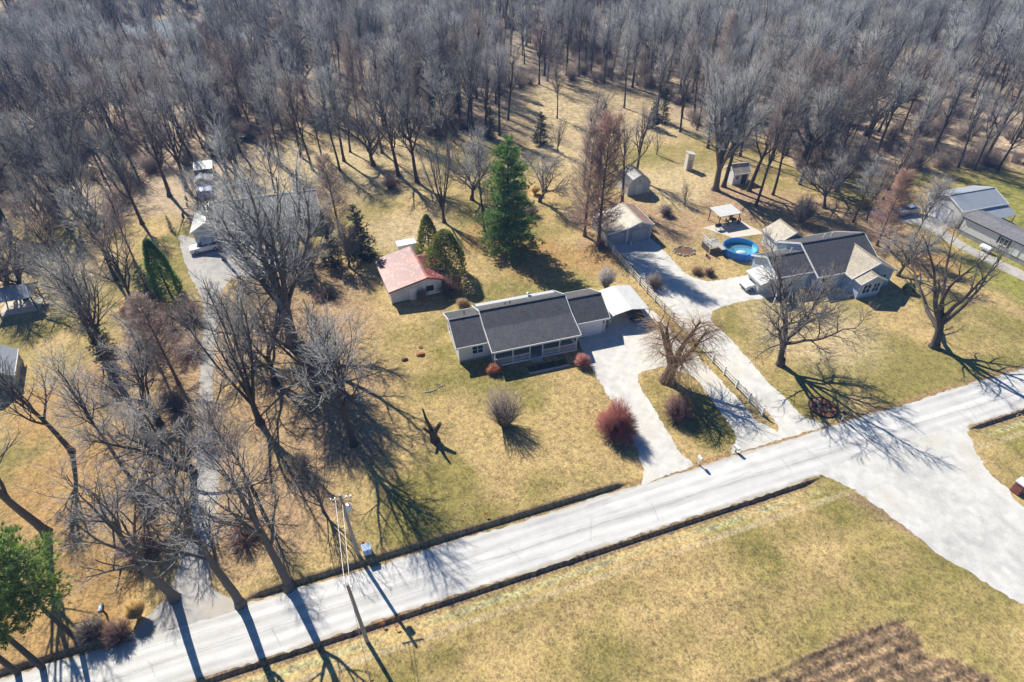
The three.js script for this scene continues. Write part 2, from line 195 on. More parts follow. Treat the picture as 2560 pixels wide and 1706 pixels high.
{
  // street: chip seal with wheel bands, seams and cracks
  const W = 2048, Hh = 128, L = 150, s0 = -60, r = rng(5), cracks = new Float32Array(W * Hh);
  const crack = (x, y, dx, dy, n) => { for (let k = 0; k < n; k++) { const i = Math.round(x), j = Math.round(y); if (i >= 0 && j >= 0 && i < W && j < Hh) { cracks[j * W + i] = 1; } x += dx + (r() - 0.5) * 0.8; y += dy + (r() - 0.5) * 1.1; } };
  crack(0, 66, 1, 0, 1900); crack(300, 64, 1, 0.005, 1500); for (let k = 0; k < 26; k++) crack(r() * W, 20 + r() * 90, 1, (r() - 0.5) * 0.3, 60 + r() * 160); for (let k = 0; k < 22; k++) crack(r() * W, r() * 60, (r() - 0.5) * 0.6, 1, 30 + r() * 60);
  const t = tex(W, Hh, (i, j) => { const u = i / W * L, v = j / Hh * 5.1, band = 0.08 * Math.sin(v * 5.2 + 0.4 * vn(u * 0.1, 3)), n = fbm(u * 0.12, v * 1.6, 3) - 0.5, n2 = fbm(u * 0.9, v * 0.9 + 30, 3) - 0.5, gr = HT[(i * 131 + j * 617) & 65535] - 0.5, edge = sm(0.45, 0, v + n2 * 0.5) + sm(4.7, 5.1, v + n2 * 0.5); let k = 0.56 * (1 + band + n * 0.42 + n2 * 0.22 + gr * 0.12); if (cracks[j * W + i]) k *= 0.66; const e = clamp(edge) * 0.55; return [lerp(k, 0.33, e), lerp(k * 0.98, 0.26, e), lerp(k * 0.945, 0.17, e)]; }, true, false);
  const N = [], S2 = [], rr = rng(9); for (let s = -60; s <= 90; s += 0.45) { N.push([s, 30.72 + (rr() - 0.5) * 0.26 + 0.1 * Math.sin(s * 0.4)]); S2.push([s, 25.66 + (rr() - 0.5) * 0.26 + 0.08 * Math.sin(s * 0.3 + 1)]); }
  const pos = [], uv = [], idx = []; for (let i = 0; i < N.length; i++) for (const [s, tt] of [S2[i], N[i]]) { const [x, z] = fromST(s, tt); pos.push(x, 0.008, z); uv.push((s - s0) / L, (tt - 25.65) / 5.1); }
  for (let i = 0; i < N.length - 1; i++) { const a = 2 * i; idx.push(a, a + 2, a + 3, a, a + 3, a + 1); }
  const g = new THREE.BufferGeometry(); g.setAttribute('position', new THREE.Float32BufferAttribute(pos, 3)); g.setAttribute('uv', new THREE.Float32BufferAttribute(uv, 2)); g.setIndex(idx); g.computeVertexNormals();
  structure('street', g, mapped(t, 0.95));
  const gravelTex = (base, seed) => { const q = tex(1024, 1024, (i, j) => { const u = i / 1024, v = j / 1024, n = tfbm(u, v, 5, 4, seed) - 0.5, m = tfbm(u, v, 40, 3, seed + 3) - 0.5, gr = HT[(i * 131 + j * 617 + seed) & 65535] - 0.5; const k = 1 + n * 0.55 + m * 0.35 + gr * 0.4, d = clamp(n * 2 - 0.15); return [lerp(base[0] * k, 0.4, d), lerp(base[1] * k, 0.34, d), lerp(base[2] * k, 0.24, d)]; }); q.repeat.set(1 / 26, 1 / 26); return q; };
  const gw = mapped(gravelTex([0.55, 0.54, 0.51], 31), 0.95), gg = mapped(gravelTex([0.4, 0.38, 0.355], 37), 0.95), gc = mapped(gravelTex([0.58, 0.56, 0.52], 41), 0.9);
  sheet('gravel_driveway', smooth([[31.3, -38.6], [35.9, -40.25], [49.9, -45.05], [49.9, -43.5], [49.4, -41.6], [49.1, -38.3], [49.7, -36.7], [49.7, -35.1], [52, -30], [58, -21], [63, -12], [55.5, -12], [50, -18.1], [43.7, -24.5], [39.3, -28.9], [36.0, -34.0], [35.0, -35.4], [34.0, -36.7], [32.6, -37.7]], 0.35, 0.16, 3), 0.012, gw);
  // looped drive of the middle house: concrete by the garage, white gravel to the street, grass island left open
  const loop = smooth([[8.5, -61], [9.0, -57.5], [9.8, -54.7], [10.3, -52.6], [11.4, -49.0], [13.0, -43.1], [13.6, -39.2], [13.2, -37.1], [16, -38.3], [19.0, -39.4], [18.3, -40.4], [17.8, -41.2], [16.9, -44.8], [15.9, -48.7], [15.2, -51.0], [15.2, -52.9], [16.2, -53.9], [18.4, -54.5], [20.7, -53.8], [22.2, -52.3], [23.3, -48.7], [24.2, -45.3], [24.4, -43.2], [23.2, -40.95], [26, -41.9], [29.4, -43.1], [28.6, -44.6], [27.5, -45.6], [26.5, -48.6], [25.2, -52], [23.7, -55.7], [22.6, -58.8], [21.2, -61.5], [19.5, -66], [14.2, -67.5], [12.5, -62.2]], 0.35, 0.13, 4);
  sheet('looped_driveway', loop, 0.016, gc);
  sheet('neighbour_driveway', smooth([[15.9, -83.5], [17.3, -80.6], [20.5, -70.5], [25, -58.2], [29.2, -46.4], [29.4, -44.6], [28.6, -42.8], [31, -43.6], [35.0, -45.0], [33.4, -45.9], [32.6, -46.8], [31.7, -49.6], [30.6, -52.2], [28.6, -59.6], [26.9, -64.2], [28.4, -66.6], [33, -68.4], [37.4, -69.6], [37.9, -75.6], [33.5, -74.4], [29.2, -73.2], [27, -74.2], [25.7, -76], [24.2, -81.3], [22.6, -85.4], [19, -84.3]], 0.35, 0.12, 6), 0.012, gc);
  sheet('left_driveway', smooth([[-54.7, -86.5], [-48.7, -75.8], [-43.6, -68.4], [-40.2, -59.7], [-37.3, -51.6], [-33.7, -41.6], [-31.2, -34.8], [-30.6, -31.6], [-29.9, -28.3], [-29.6, -25.3], [-31.5, -21.6], [-27, -23.0], [-22.6, -24.5], [-25.8, -25.9], [-27.1, -28.2], [-28.4, -31.6], [-28.8, -34.8], [-31.4, -41.6], [-35.7, -51.2], [-38.2, -59.7], [-41.6, -69.4], [-41.4, -74.0], [-36, -75.3], [-34, -82], [-40, -83.2], [-48, -84]], 0.6, 0.12, 8), 0.012, gg);
  sheet('far_right_drive', smooth([[63, -96], [70, -94.4], [76.6, -93.2], [75.4, -90.4], [71.8, -88.8], [73.2, -83.5], [78, -74], [81, -66], [78.5, -66], [75, -74], [70.6, -83.5], [68.6, -90], [63, -92.4]], 0.7, 0.15, 10), 0.01, gg);
  sheet('water', smooth([[-184, -246], [-160, -240], [-130, -238], [-100, -243], [-82, -238], [-84, -214], [-104, -210], [-122, -208], [-140, -214], [-165, -216], [-186, -226]], 3, 0.6, 12), 0.03, new THREE.MeshPhysicalMaterial({ color: C(0.3, 0.34, 0.36), roughness: 0.12, ior: 1.33 }));
  sheet('patio', [[31.9, -89.1], [36.0, -85.8], [41.6, -87.1], [38.7, -91.9]], 0.02, M.concrete);
  sheet('garden_path', [[37.3, -78.2], [41.6, -77.5], [41.3, -76.6], [38.6, -77], [37.6, -75.3], [36.4, -74.9], [36.9, -76.5]], 0.02, M.concrete);
}
// ---------------------------------------------------------------- buildings (local x along the front, -z to the back)
const RAD = THREE.MathUtils.degToRad;
const P3 = (u, w, h) => [u, h, -w];
function slope(parent, pts, mat, name = 'roof', th = 0.16) { return part(parent, name, prism(pts, [0, -th, 0]), mat); }
// gabled block with its ridge along the front: u0..u1, w0..w1
function gableU(t, u0, u1, w0, w1, he, hr, wall, roof, { ov = 0.35, ends = [1, 1], trim = M.trim, wr = (w0 + w1) / 2, roofBack = roof } = {}) {
  const gs = [B(u0, u1, 0, he, -w1, -w0)]; const k0 = (hr - he) / (wr - w0 + ov), lo = he; const top = hr - 0.2;
  if (ends[0]) gs.push(prism([P3(u0 + 0.002, w0, lo), P3(u0 + 0.002, w1, lo), P3(u0 + 0.002, wr, top)], [0.15, 0, 0])); if (ends[1]) gs.push(prism([P3(u1 - 0.002, w0, lo), P3(u1 - 0.002, w1, lo), P3(u1 - 0.002, wr, top)], [-0.15, 0, 0]));
  part(t, 'wall', merge(gs), wall);
  const a = u0 - (ends[0] ? ov : 0), b = u1 + (ends[1] ? ov : 0), eh = he;
  slope(t, [P3(a, w0 - ov, eh), P3(b, w0 - ov, eh), P3(b, wr, hr), P3(a, wr, hr)], roof); slope(t, [P3(a, w1 + ov, eh), P3(b, w1 + ov, eh), P3(b, wr + 0.003, hr), P3(a, wr + 0.003, hr)], roofBack);
  part(t, 'ridge_cap', bar(P3(a, wr, hr + 0.02), P3(b, wr, hr + 0.02), 0.28, 0.06), roof);
  part(t, 'fascia', bar(P3(a, w0 - ov - 0.02, eh - 0.08), P3(b, w0 - ov - 0.02, eh - 0.08), 0.05, 0.22), trim); part(t, 'fascia', bar(P3(a, w1 + ov + 0.02, eh - 0.08), P3(b, w1 + ov + 0.02, eh - 0.08), 0.05, 0.22), trim);
  for (const [on, u, d] of [[ends[0], a, -0.03], [ends[1], b, 0.03]]) if (on) part(t, 'rake_board', merge([bar(P3(u + d, w0 - ov, eh - 0.06), P3(u + d, wr, hr - 0.06), 0.06, 0.24), bar(P3(u + d, w1 + ov, eh - 0.06), P3(u + d, wr, hr - 0.06), 0.06, 0.24)]), trim);
}
// gabled block with its ridge running to the back
function gableW(t, u0, u1, w0, w1, he, hr, wall, roof, { ov = 0.3, ur = (u0 + u1) / 2, her = he, trim = M.trim, roofR = roof, back = ov } = {}) {
  const top = hr - 0.18;
  part(t, 'wall', merge([B(u0, u1, 0, Math.min(he, her), -w1, -w0), prism([P3(u0, w0 + 0.002, Math.min(he, her)), P3(u1, w0 + 0.002, Math.min(he, her)), P3(u1, w0 + 0.002, her - 0.1), P3(ur, w0 + 0.002, top), P3(u0, w0 + 0.002, he - 0.1)], [0, 0, -0.15]), prism([P3(u0, w1 - 0.002, Math.min(he, her)), P3(u1, w1 - 0.002, Math.min(he, her)), P3(u1, w1 - 0.002, her - 0.1), P3(ur, w1 - 0.002, top), P3(u0, w1 - 0.002, he - 0.1)], [0, 0, 0.15])]), wall);
  slope(t, [P3(u0 - ov, w0 - ov, he), P3(ur, w0 - ov, hr), P3(ur, w1 + back, hr), P3(u0 - ov, w1 + back, he)], roof); slope(t, [P3(u1 + ov, w0 - ov, her), P3(ur + 0.003, w0 - ov, hr), P3(ur + 0.003, w1 + back, hr), P3(u1 + ov, w1 + back, her)], roofR);
  part(t, 'ridge_cap', bar(P3(ur, w0 - ov, hr + 0.02), P3(ur, w1 + back, hr + 0.02), 0.26, 0.06), roof);
  part(t, 'rake_board', merge([bar(P3(u0 - ov, w0 - ov - 0.03, he - 0.06), P3(ur, w0 - ov - 0.03, hr - 0.06), 0.06, 0.24), bar(P3(u1 + ov, w0 - ov - 0.03, her - 0.06), P3(ur, w0 - ov - 0.03, hr - 0.06), 0.06, 0.24)]), trim);
  part(t, 'fascia', bar(P3(u0 - ov - 0.02, w0 - ov, he - 0.08), P3(u0 - ov - 0.02, w1 + back, he - 0.08), 0.05, 0.2), trim); part(t, 'fascia', bar(P3(u1 + ov + 0.02, w0 - ov, her - 0.08), P3(u1 + ov + 0.02, w1 + back, her - 0.08), 0.05, 0.2), trim);
}
// window on a front wall at w: frame bars stand proud, panes sit back between them
function winFront(t, u0, u1, y0, y1, w, cols = 2, glass = M.glass, frame = M.trim) {
  const f = 0.07, fr = [B(u0, u1, y0, y0 + f, -w, -w + 0.07), B(u0, u1, y1 - f, y1, -w, -w + 0.07), B(u0, u0 + f, y0 + f, y1 - f, -w, -w + 0.07), B(u1 - f, u1, y0 + f, y1 - f, -w, -w + 0.07)];
  for (let k = 1; k < cols; k++) { const c = lerp(u0, u1, k / cols); fr.push(B(c - f / 2, c + f / 2, y0 + f, y1 - f, -w, -w + 0.065)); }
  const o = part(t, 'window', merge(fr), frame); for (let k = 0; k < cols; k++) { const a = lerp(u0, u1, k / cols) + f / 2 + (k ? 0 : f / 2), b = lerp(u0, u1, (k + 1) / cols) - f / 2 - (k === cols - 1 ? f / 2 : 0), ym = (y0 + y1) / 2; part(o, 'pane', B(a, b, y0 + f, ym - 0.02, -w, -w + 0.025), glass); part(o, 'pane', B(a, b, ym + 0.02, y1 - f, -w, -w + 0.025), glass); part(o, 'meeting_rail', B(a, b, ym - 0.02, ym + 0.02, -w, -w + 0.05), frame); }
  part(o, 'sill', B(u0 - 0.05, u1 + 0.05, y0 - 0.06, y0 - 0.002, -w, -w + 0.11), frame); return o;
}
function winSide(t, u, dir, w0, w1, y0, y1, glass = M.glass, frame = M.trim) { // on a wall facing -u or +u
  const f = 0.07, X = (d0, d1) => dir < 0 ? [u - d1, u - d0] : [u + d0, u + d1], bx = (d, ya, yb, wa, wb) => B(...X(0, d), ya, yb, -wb, -wa);
  const o = part(t, 'window', merge([bx(0.07, y0, y0 + f, w0, w1), bx(0.07, y1 - f, y1, w0, w1), bx(0.07, y0 + f, y1 - f, w0, w0 + f), bx(0.07, y0 + f, y1 - f, w1 - f, w1)]), frame); const ym = (y0 + y1) / 2; part(o, 'pane', bx(0.025, y0 + f, ym - 0.02, w0 + f, w1 - f), glass); part(o, 'pane', bx(0.025, ym + 0.02, y1 - f, w0 + f, w1 - f), glass); return o;
}
function panelDoor(t, name, u0, u1, y0, y1, w, mat, rows = 4, frame = M.trim) { // sectional garage door
  const d = part(t, name, merge([B(u0 - 0.12, u0, y0, y1 + 0.12, -w, -w + 0.08), B(u1, u1 + 0.12, y0, y1 + 0.12, -w, -w + 0.08), B(u0, u1, y1, y1 + 0.12, -w, -w + 0.08)]), frame);
  for (let k = 0; k < rows; k++) part(d, 'panel', B(u0, u1, lerp(y0, y1, k / rows) + 0.012, lerp(y0, y1, (k + 1) / rows) - 0.012, -w, -w + 0.045), mat); return d;
}
function frontDoor(t, u0, u1, y0, y1, w, mat) { const d = part(t, 'door', merge([B(u0, u1, y0, y1, -w, -w + 0.04), B(u0 - 0.08, u0 - 0.002, y0, y1 + 0.08, -w, -w + 0.07), B(u1 + 0.002, u1 + 0.08, y0, y1 + 0.08, -w, -w + 0.07)]), mat); part(d, 'handle', B(u1 - 0.12, u1 - 0.07, y0 + 0.95, y0 + 1.08, -w + 0.041, -w + 0.09), M.steel); return d; }

// --- the middle house
{
  const t = thing('ranch_house', 'long low house with dark shingle roof, white porch and attached garage in the middle', 'house', [-6.51, 0, -55.32], RAD(17.21));
  const a = 3.92, b = 14.81, c = 19.64, d = 6.73;
  gableU(t, 0, a, 0, d, 2.71, 4.4, M.sidingWhite, M.roofDark, { ends: [1, 0] });
  // middle block: steep upper slope, shallow porch slope below it
  part(t, 'wall', merge([B(a + 0.004, b, 0.3, 3.3, -7, -0.35), prism([P3(a - 0.05, 0.35, 3.0), P3(a - 0.05, 7.0, 2.9), P3(a - 0.05, 3.65, 4.5)], [0.12, 0, 0]), prism([P3(b + 0.06, 0.35, 3.0), P3(b + 0.06, 7.0, 2.9), P3(b + 0.06, 3.65, 4.5)], [-0.12, 0, 0])]), M.sidingGrey);
  slope(t, [P3(a - 0.3, 1.15, 3.62), P3(b + 0.3, 1.15, 3.62), P3(b + 0.3, 3.65, 4.72), P3(a - 0.3, 3.65, 4.72)], M.roofDark); slope(t, [P3(a - 0.3, -2.26, 2.66), P3(b + 0.3, -2.26, 2.66), P3(b + 0.3, 1.147, 3.62), P3(a - 0.3, 1.147, 3.62)], M.roofDark); slope(t, [P3(a - 0.3, 7.35, 2.85), P3(b + 0.3, 7.35, 2.85), P3(b + 0.3, 3.653, 4.72), P3(a - 0.3, 3.653, 4.72)], M.roofDark);
  part(t, 'ridge_cap', bar(P3(a - 0.3, 3.65, 4.75), P3(b + 0.3, 3.65, 4.75), 0.3, 0.06), M.roofDark);
  for (const [u, s] of [[a - 0.33, 0], [b + 0.33, 0]]) part(t, 'rake_board', merge([bar(P3(u, -2.26, 2.58), P3(u, 1.15, 3.54), 0.07, 0.26), bar(P3(u, 1.15, 3.54), P3(u, 3.65, 4.64), 0.07, 0.26), bar(P3(u, 3.65, 4.64), P3(u, 7.35, 2.77), 0.07, 0.26)]), M.trim);
  part(t, 'fascia', bar(P3(a - 0.3, -2.3, 2.56), P3(b + 0.3, -2.3, 2.56), 0.06, 0.24), M.trim);
  // porch
  const pf = part(t, 'porch_floor', B(a, b, 0.02, 0.32, -0.34, 2.1), M.deckWood);
  part(pf, 'skirt_board', B(a, b, 0.05, 0.33, 2.102, 2.14), M.white);
  const us = [a + 0.1, a + 2.4, a + 4.6, a + 6.25, a + 8.5, b - 0.1];
  us.forEach(u => part(t, 'porch_post', B(u - 0.06, u + 0.06, 0.32, 2.42, 1.92, 2.04), M.trim)); part(t, 'porch_beam', B(a, b, 2.3, 2.5, 1.9, 2.06), M.trim);
  for (const [i, j] of [[0, 1], [1, 2], [3, 4], [4, 5]]) { const r = part(t, 'porch_rail', merge([B(us[i] + 0.06, us[j] - 0.06, 1.15, 1.23, 1.94, 2.02), B(us[i] + 0.06, us[j] - 0.06, 0.42, 0.48, 1.95, 2.01)]), M.trim); for (let u = us[i] + 0.16; u < us[j] - 0.1; u += 0.15) part(r, 'baluster', B(u, u + 0.045, 0.48, 1.15, 1.958, 2.002), M.trim); }
  { const u = us[5]; const r = part(t, 'porch_rail', merge([B(u - 0.04, u + 0.04, 1.15, 1.23, -0.3, 1.9), B(u - 0.03, u + 0.03, 0.42, 0.48, -0.3, 1.9)]), M.trim); for (let w = -0.15; w < 1.85; w += 0.15) part(r, 'baluster', B(u - 0.022, u + 0.022, 0.48, 1.15, w, w + 0.045), M.trim); const q = us[0], r2 = part(t, 'porch_rail', merge([B(q - 0.04, q + 0.04, 1.15, 1.23, -0.3, 1.9), B(q - 0.03, q + 0.03, 0.42, 0.48, -0.3, 1.9)]), M.trim); for (let w = -0.15; w < 1.85; w += 0.15) part(r2, 'baluster', B(q - 0.022, q + 0.022, 0.48, 1.15, w, w + 0.045), M.trim); }
  for (let k = 0; k < 2; k++) part(t, 'porch_step', B(us[2] + 0.1, us[3] - 0.1, 0.02, 0.21 - k * 0.1, 2.145 + k * 0.3, 2.44 + k * 0.3), M.concrete);
  frontDoor(t, a + 4.9, a + 5.85, 0.33, 2.4, 0.35, M.glassBlue); winFront(t, a + 1.2, a + 2.9, 0.95, 2.25, 0.35, 2); winFront(t, a + 7.6, a + 9.3, 0.95, 2.25, 0.35, 2); part(t, 'porch_lamp', cyl(P3(a + 6.2, 0.28, 1.9), P3(a + 6.2, 0.28, 2.15), 0.07, 0.09, 8), M.black);
  winFront(t, 1.65, 3.1, 1.05, 2.3, 0, 2, M.glassBlue);
  part(t, 'foundation', merge([B(-0.03, a - 0.004, 0, 0.35, 0.001, 0.035)]), M.stone); winSide(t, 0, -1, 4.4, 5.3, 1.1, 2.2); part(t, 'gable_vent', B(-0.05, 0.01, 3.3, 3.75, -3.6, -3.15), M.black);
  // garage
  gableU(t, b + 0.1, c, 0.18, 6.3, 2.65, 4.3, M.sidingGrey, M.roofDark, { ends: [0, 1] });
  panelDoor(t, 'garage_door', b + 1.0, c - 0.62, 0.02, 2.15, 0.18, M.doorWhite, 4); part(t, 'wall_lamp', B(c - 0.42, c - 0.3, 1.85, 2.1, -0.17, -0.02), M.black); part(t, 'corner_board', B(c - 0.1, c + 0.015, 0, 2.5, -0.2, -0.16), M.trim); part(t, 'corner_board', B(-0.015, 0.1, 0.35, 2.6, -0.02, 0.02), M.trim);
  for (const [u, w, h] of [[a + 3.3, 4.3, 4.4], [a + 4.0, 4.5, 4.3], [1.9, 4.6, 4.0]]) part(t, 'vent_pipe', cyl(P3(u, w, h - 0.15), P3(u, w, h + 0.45), 0.06, 0.06, 8), M.black);
  part(t, 'satellite_dish', merge([cyl(P3(a + 7.3, 6.9, 2.7), P3(a + 7.3, 6.9, 3.6), 0.03), moved(plain(new THREE.SphereGeometry(0.35, 12, 6, 0, 6.3, 0, 0.9)), a + 7.3, 3.4, -6.9)]), M.steel);
  part(t, 'downspout', B(-0.02, 0.05, 0, 2.6, 0.02, 0.08), M.trim);
}
// --- carport
{
  const t = thing('metal_carport', 'white rounded metal carport beside the garage of the middle house', 'carport', [13.09, 0, -62.33], RAD(17.5)), W = 5.6, L = 5.6, prof = [[0, 1.55], [0.03, 1.8], [0.14, 1.98], [0.35, 2.1], [W / 2, 2.55], [W - 0.35, 2.1], [W - 0.14, 1.98], [W - 0.03, 1.8], [W, 1.55]];
  const ext = []; for (let i = 0; i < prof.length - 1; i++) { const [x0, y0] = prof[i], [x1, y1] = prof[i + 1]; ext.push(prism([P3(x0, -0.1, y0), P3(x1, -0.1, y1), P3(x1, L, y1), P3(x0, L, y0)], [0, -0.04, 0])); } part(t, 'roof_sheet', merge(ext), M.metalWhite);
  for (const w of [0, L / 2, L - 0.1]) { const g = []; for (let i = 0; i < prof.length - 1; i++) g.push(bar(P3(prof[i][0] + (i < 4 ? 0.05 : -0.05), w, prof[i][1] - 0.08), P3(prof[i + 1][0] + (i + 1 < 4 ? 0.05 : -0.05), w, prof[i + 1][1] - 0.08), 0.07)); part(t, 'roof_bow', merge(g), M.steel); part(t, 'leg', bar(P3(0.05, w, 0), P3(0.05, w, 1.5), 0.07), M.steel); part(t, 'leg', bar(P3(W - 0.05, w, 0), P3(W - 0.05, w, 1.5), 0.07), M.steel); }
}
// --- barn with red metal roof
{
  const t = thing('red_roof_barn', 'small white barn with rusty red metal roof beside two yellow-green evergreens', 'barn', [-16.73, 0, -67.49], RAD(22.5)), W = 7.4, L = 8.5;
  const ur = 5.3, hr = 3.35, tr = std(C(0.2, 0.045, 0.04), 0.6);
  part(t, 'wall', merge([B(0, ur, 0, 2.3, -L, 0), B(ur + 0.002, W, 0, 2.3, -2.6, 0), prism([P3(0, 0.002, 2.3), P3(W, 0.002, 2.3), P3(W, 0.002, 2.4), P3(ur, 0.002, hr - 0.17), P3(0, 0.002, 2.31)], [0, 0, -0.15]), prism([P3(0, L - 0.002, 2.3), P3(ur, L - 0.002, 2.3), P3(ur, L - 0.002, hr - 0.17)], [0, 0, 0.15]), B(ur - 0.12, ur - 0.002, 2.3, hr - 0.2, -L, 0)]), M.barnWall);
  slope(t, [P3(-0.3, -0.3, 2.3), P3(ur, -0.3, hr), P3(ur, L + 0.3, hr), P3(-0.3, L + 0.3, 2.3)], M.redRoof); slope(t, [P3(W + 0.3, -0.3, 2.5), P3(ur + 0.003, -0.3, hr), P3(ur + 0.003, 2.4, hr), P3(W + 0.3, 2.4, 2.5)], M.redRoof);
  part(t, 'ridge_cap', bar(P3(ur, -0.3, hr + 0.02), P3(ur, L + 0.3, hr + 0.02), 0.26, 0.06), M.redRoof); part(t, 'rake_board', merge([bar(P3(-0.3, -0.33, 2.24), P3(ur, -0.33, hr - 0.06), 0.06, 0.22), bar(P3(W + 0.3, -0.33, 2.44), P3(ur, -0.33, hr - 0.06), 0.06, 0.22)]), tr);
  // stepped side wing behind a recess, its ridge across the barn
  part(t, 'wing_wall', merge([B(ur + 0.002, 7.6, 0, 2.1, -7.6, -4.0), prism([P3(7.598, 4.0, 2.1), P3(7.598, 7.6, 2.1), P3(7.598, 5.8, 2.95)], [-0.12, 0, 0])]), M.barnWall);
  slope(t, [P3(ur + 0.14, 3.7, 2.15), P3(7.9, 3.7, 2.15), P3(7.9, 5.8, 3.2), P3(ur + 0.14, 5.8, 3.2)], M.redRoof, 'wing_roof'); slope(t, [P3(ur + 0.14, 7.9, 2.15), P3(7.9, 7.9, 2.15), P3(7.9, 5.803, 3.2), P3(ur + 0.14, 5.803, 3.2)], M.redRoof, 'wing_roof');
  winFront(t, 5.0, 6.1, 1.0, 1.75, 0, 2, M.glass, M.black); frontDoor(t, 2.7, 3.6, 0.02, 1.95, 0, M.white); part(t, 'base_board', B(-0.02, W + 0.02, 0, 0.18, 0.004, 0.03), M.darkWood);
}
solo('storage_trailer', 'white flat-roofed box trailer behind the red-roofed barn', 'trailer', merge([B(0, 2.9, 0.5, 1.7, -1.6, 0), B(-0.05, 2.95, 1.7, 1.76, -1.65, 0.05), cyl([0.7, 0.3, 0], [0.7, 0.3, 0.15], 0.3), cyl([2.7, 0.3, 0], [2.7, 0.3, 0.15], 0.3), cyl([0.7, 0.3, -1.75], [0.7, 0.3, -1.6], 0.3), cyl([2.7, 0.3, -1.75], [2.7, 0.3, -1.6], 0.3)]), M.white, [-17.6, 0, -80.2], RAD(22));
// --- detached garage
{
  const t = thing('detached_garage', 'grey two-door garage with lean-to and pale tin roof at the head of the fenced drive', 'garage', [15.24, 0, -83.18], RAD(17.74)), a = 3.3, b = 7.5, L = 6.3;
  gableW(t, a, b, 0, L, 2.75, 3.6, M.garageWall, M.tinTan, { roofR: M.tinRust });
  part(t, 'wall', prism([P3(0, 0.05, 0), P3(a - 0.004, 0.05, 0), P3(a - 0.004, 0.05, 2.6), P3(0, 0.05, 2.3)], [0, 0, -(L - 0.1)]), M.garageWall); slope(t, [P3(-0.25, -0.2, 2.36), P3(a - 0.3, -0.2, 2.72), P3(a - 0.3, L + 0.2, 2.72), P3(-0.25, L + 0.2, 2.36)], M.tinTan, 'lean_to_roof'); part(t, 'fascia', bar(P3(-0.25, -0.23, 2.28), P3(a - 0.3, -0.23, 2.64), 0.05, 0.2), M.trim);
  panelDoor(t, 'garage_door', 0.35, a - 0.5, 0.02, 2.05, 0.05, mapped(speck([0.36, 0.37, 0.39], 0.1, 4, 3, 128, 51), 0.7), 4, M.garageWall); panelDoor(t, 'garage_door', a + 0.9, b - 0.75, 0.02, 2.1, 0, mapped(speck([0.4, 0.41, 0.43], 0.1, 4, 3, 128, 53), 0.7), 4, M.garageWall); part(t, 'corner_board', B(a - 0.12, a + 0.1, 0, 2.7, 0.002, 0.05), M.trim); part(t, 'corner_board', B(b - 0.1, b + 0.01, 0, 2.6, -0.02, 0.03), M.trim);
  const rings = []; for (let k = 0; k < 7; k++) { const g = plain(new THREE.TorusGeometry(0.17, 0.035, 6, 18)); g.translate(5.4 + Math.cos(k * 1.047) * (k < 6 ? 0.24 : 0), 2.9 + Math.sin(k * 1.047) * (k < 6 ? 0.26 : 0), 0.04); rings.push(g); } part(t, 'scroll_ornament', merge(rings), M.trim, 'white scrolled wall ornament under the gable'); part(t, 'bucket', cyl(P3(a + 0.6, -0.5, 0), P3(a + 0.6, -0.5, 0.35), 0.16, 0.2), M.white); part(t, 'leaf_pile', B(0.1, 0.3, 2.44, 2.46, -3, -2.8), M.mulch);
  // drift of fallen leaves lying on the lean-to roof
  const r = rng(41), lv = []; for (let i = 0; i < 900; i++) { const u = 0.1 + Math.pow(r(), 1.3) * 2.4, w = 0.6 + r() * 4.6, y = 2.37 + (u + 0.25) * 0.13 + 0.02 + r() * 0.03, a = r() * 6.28, s = 0.07; lv.push([P3(u, w, y), P3(u + Math.cos(a) * s, w + Math.sin(a) * s, y + 0.015), P3(u + Math.cos(a + 1.2) * s, w + Math.sin(a + 1.2) * s, y + 0.02)]); } part(t, 'fallen_leaves', faces(lv), M.mulch).userData.kind = 'stuff';
}
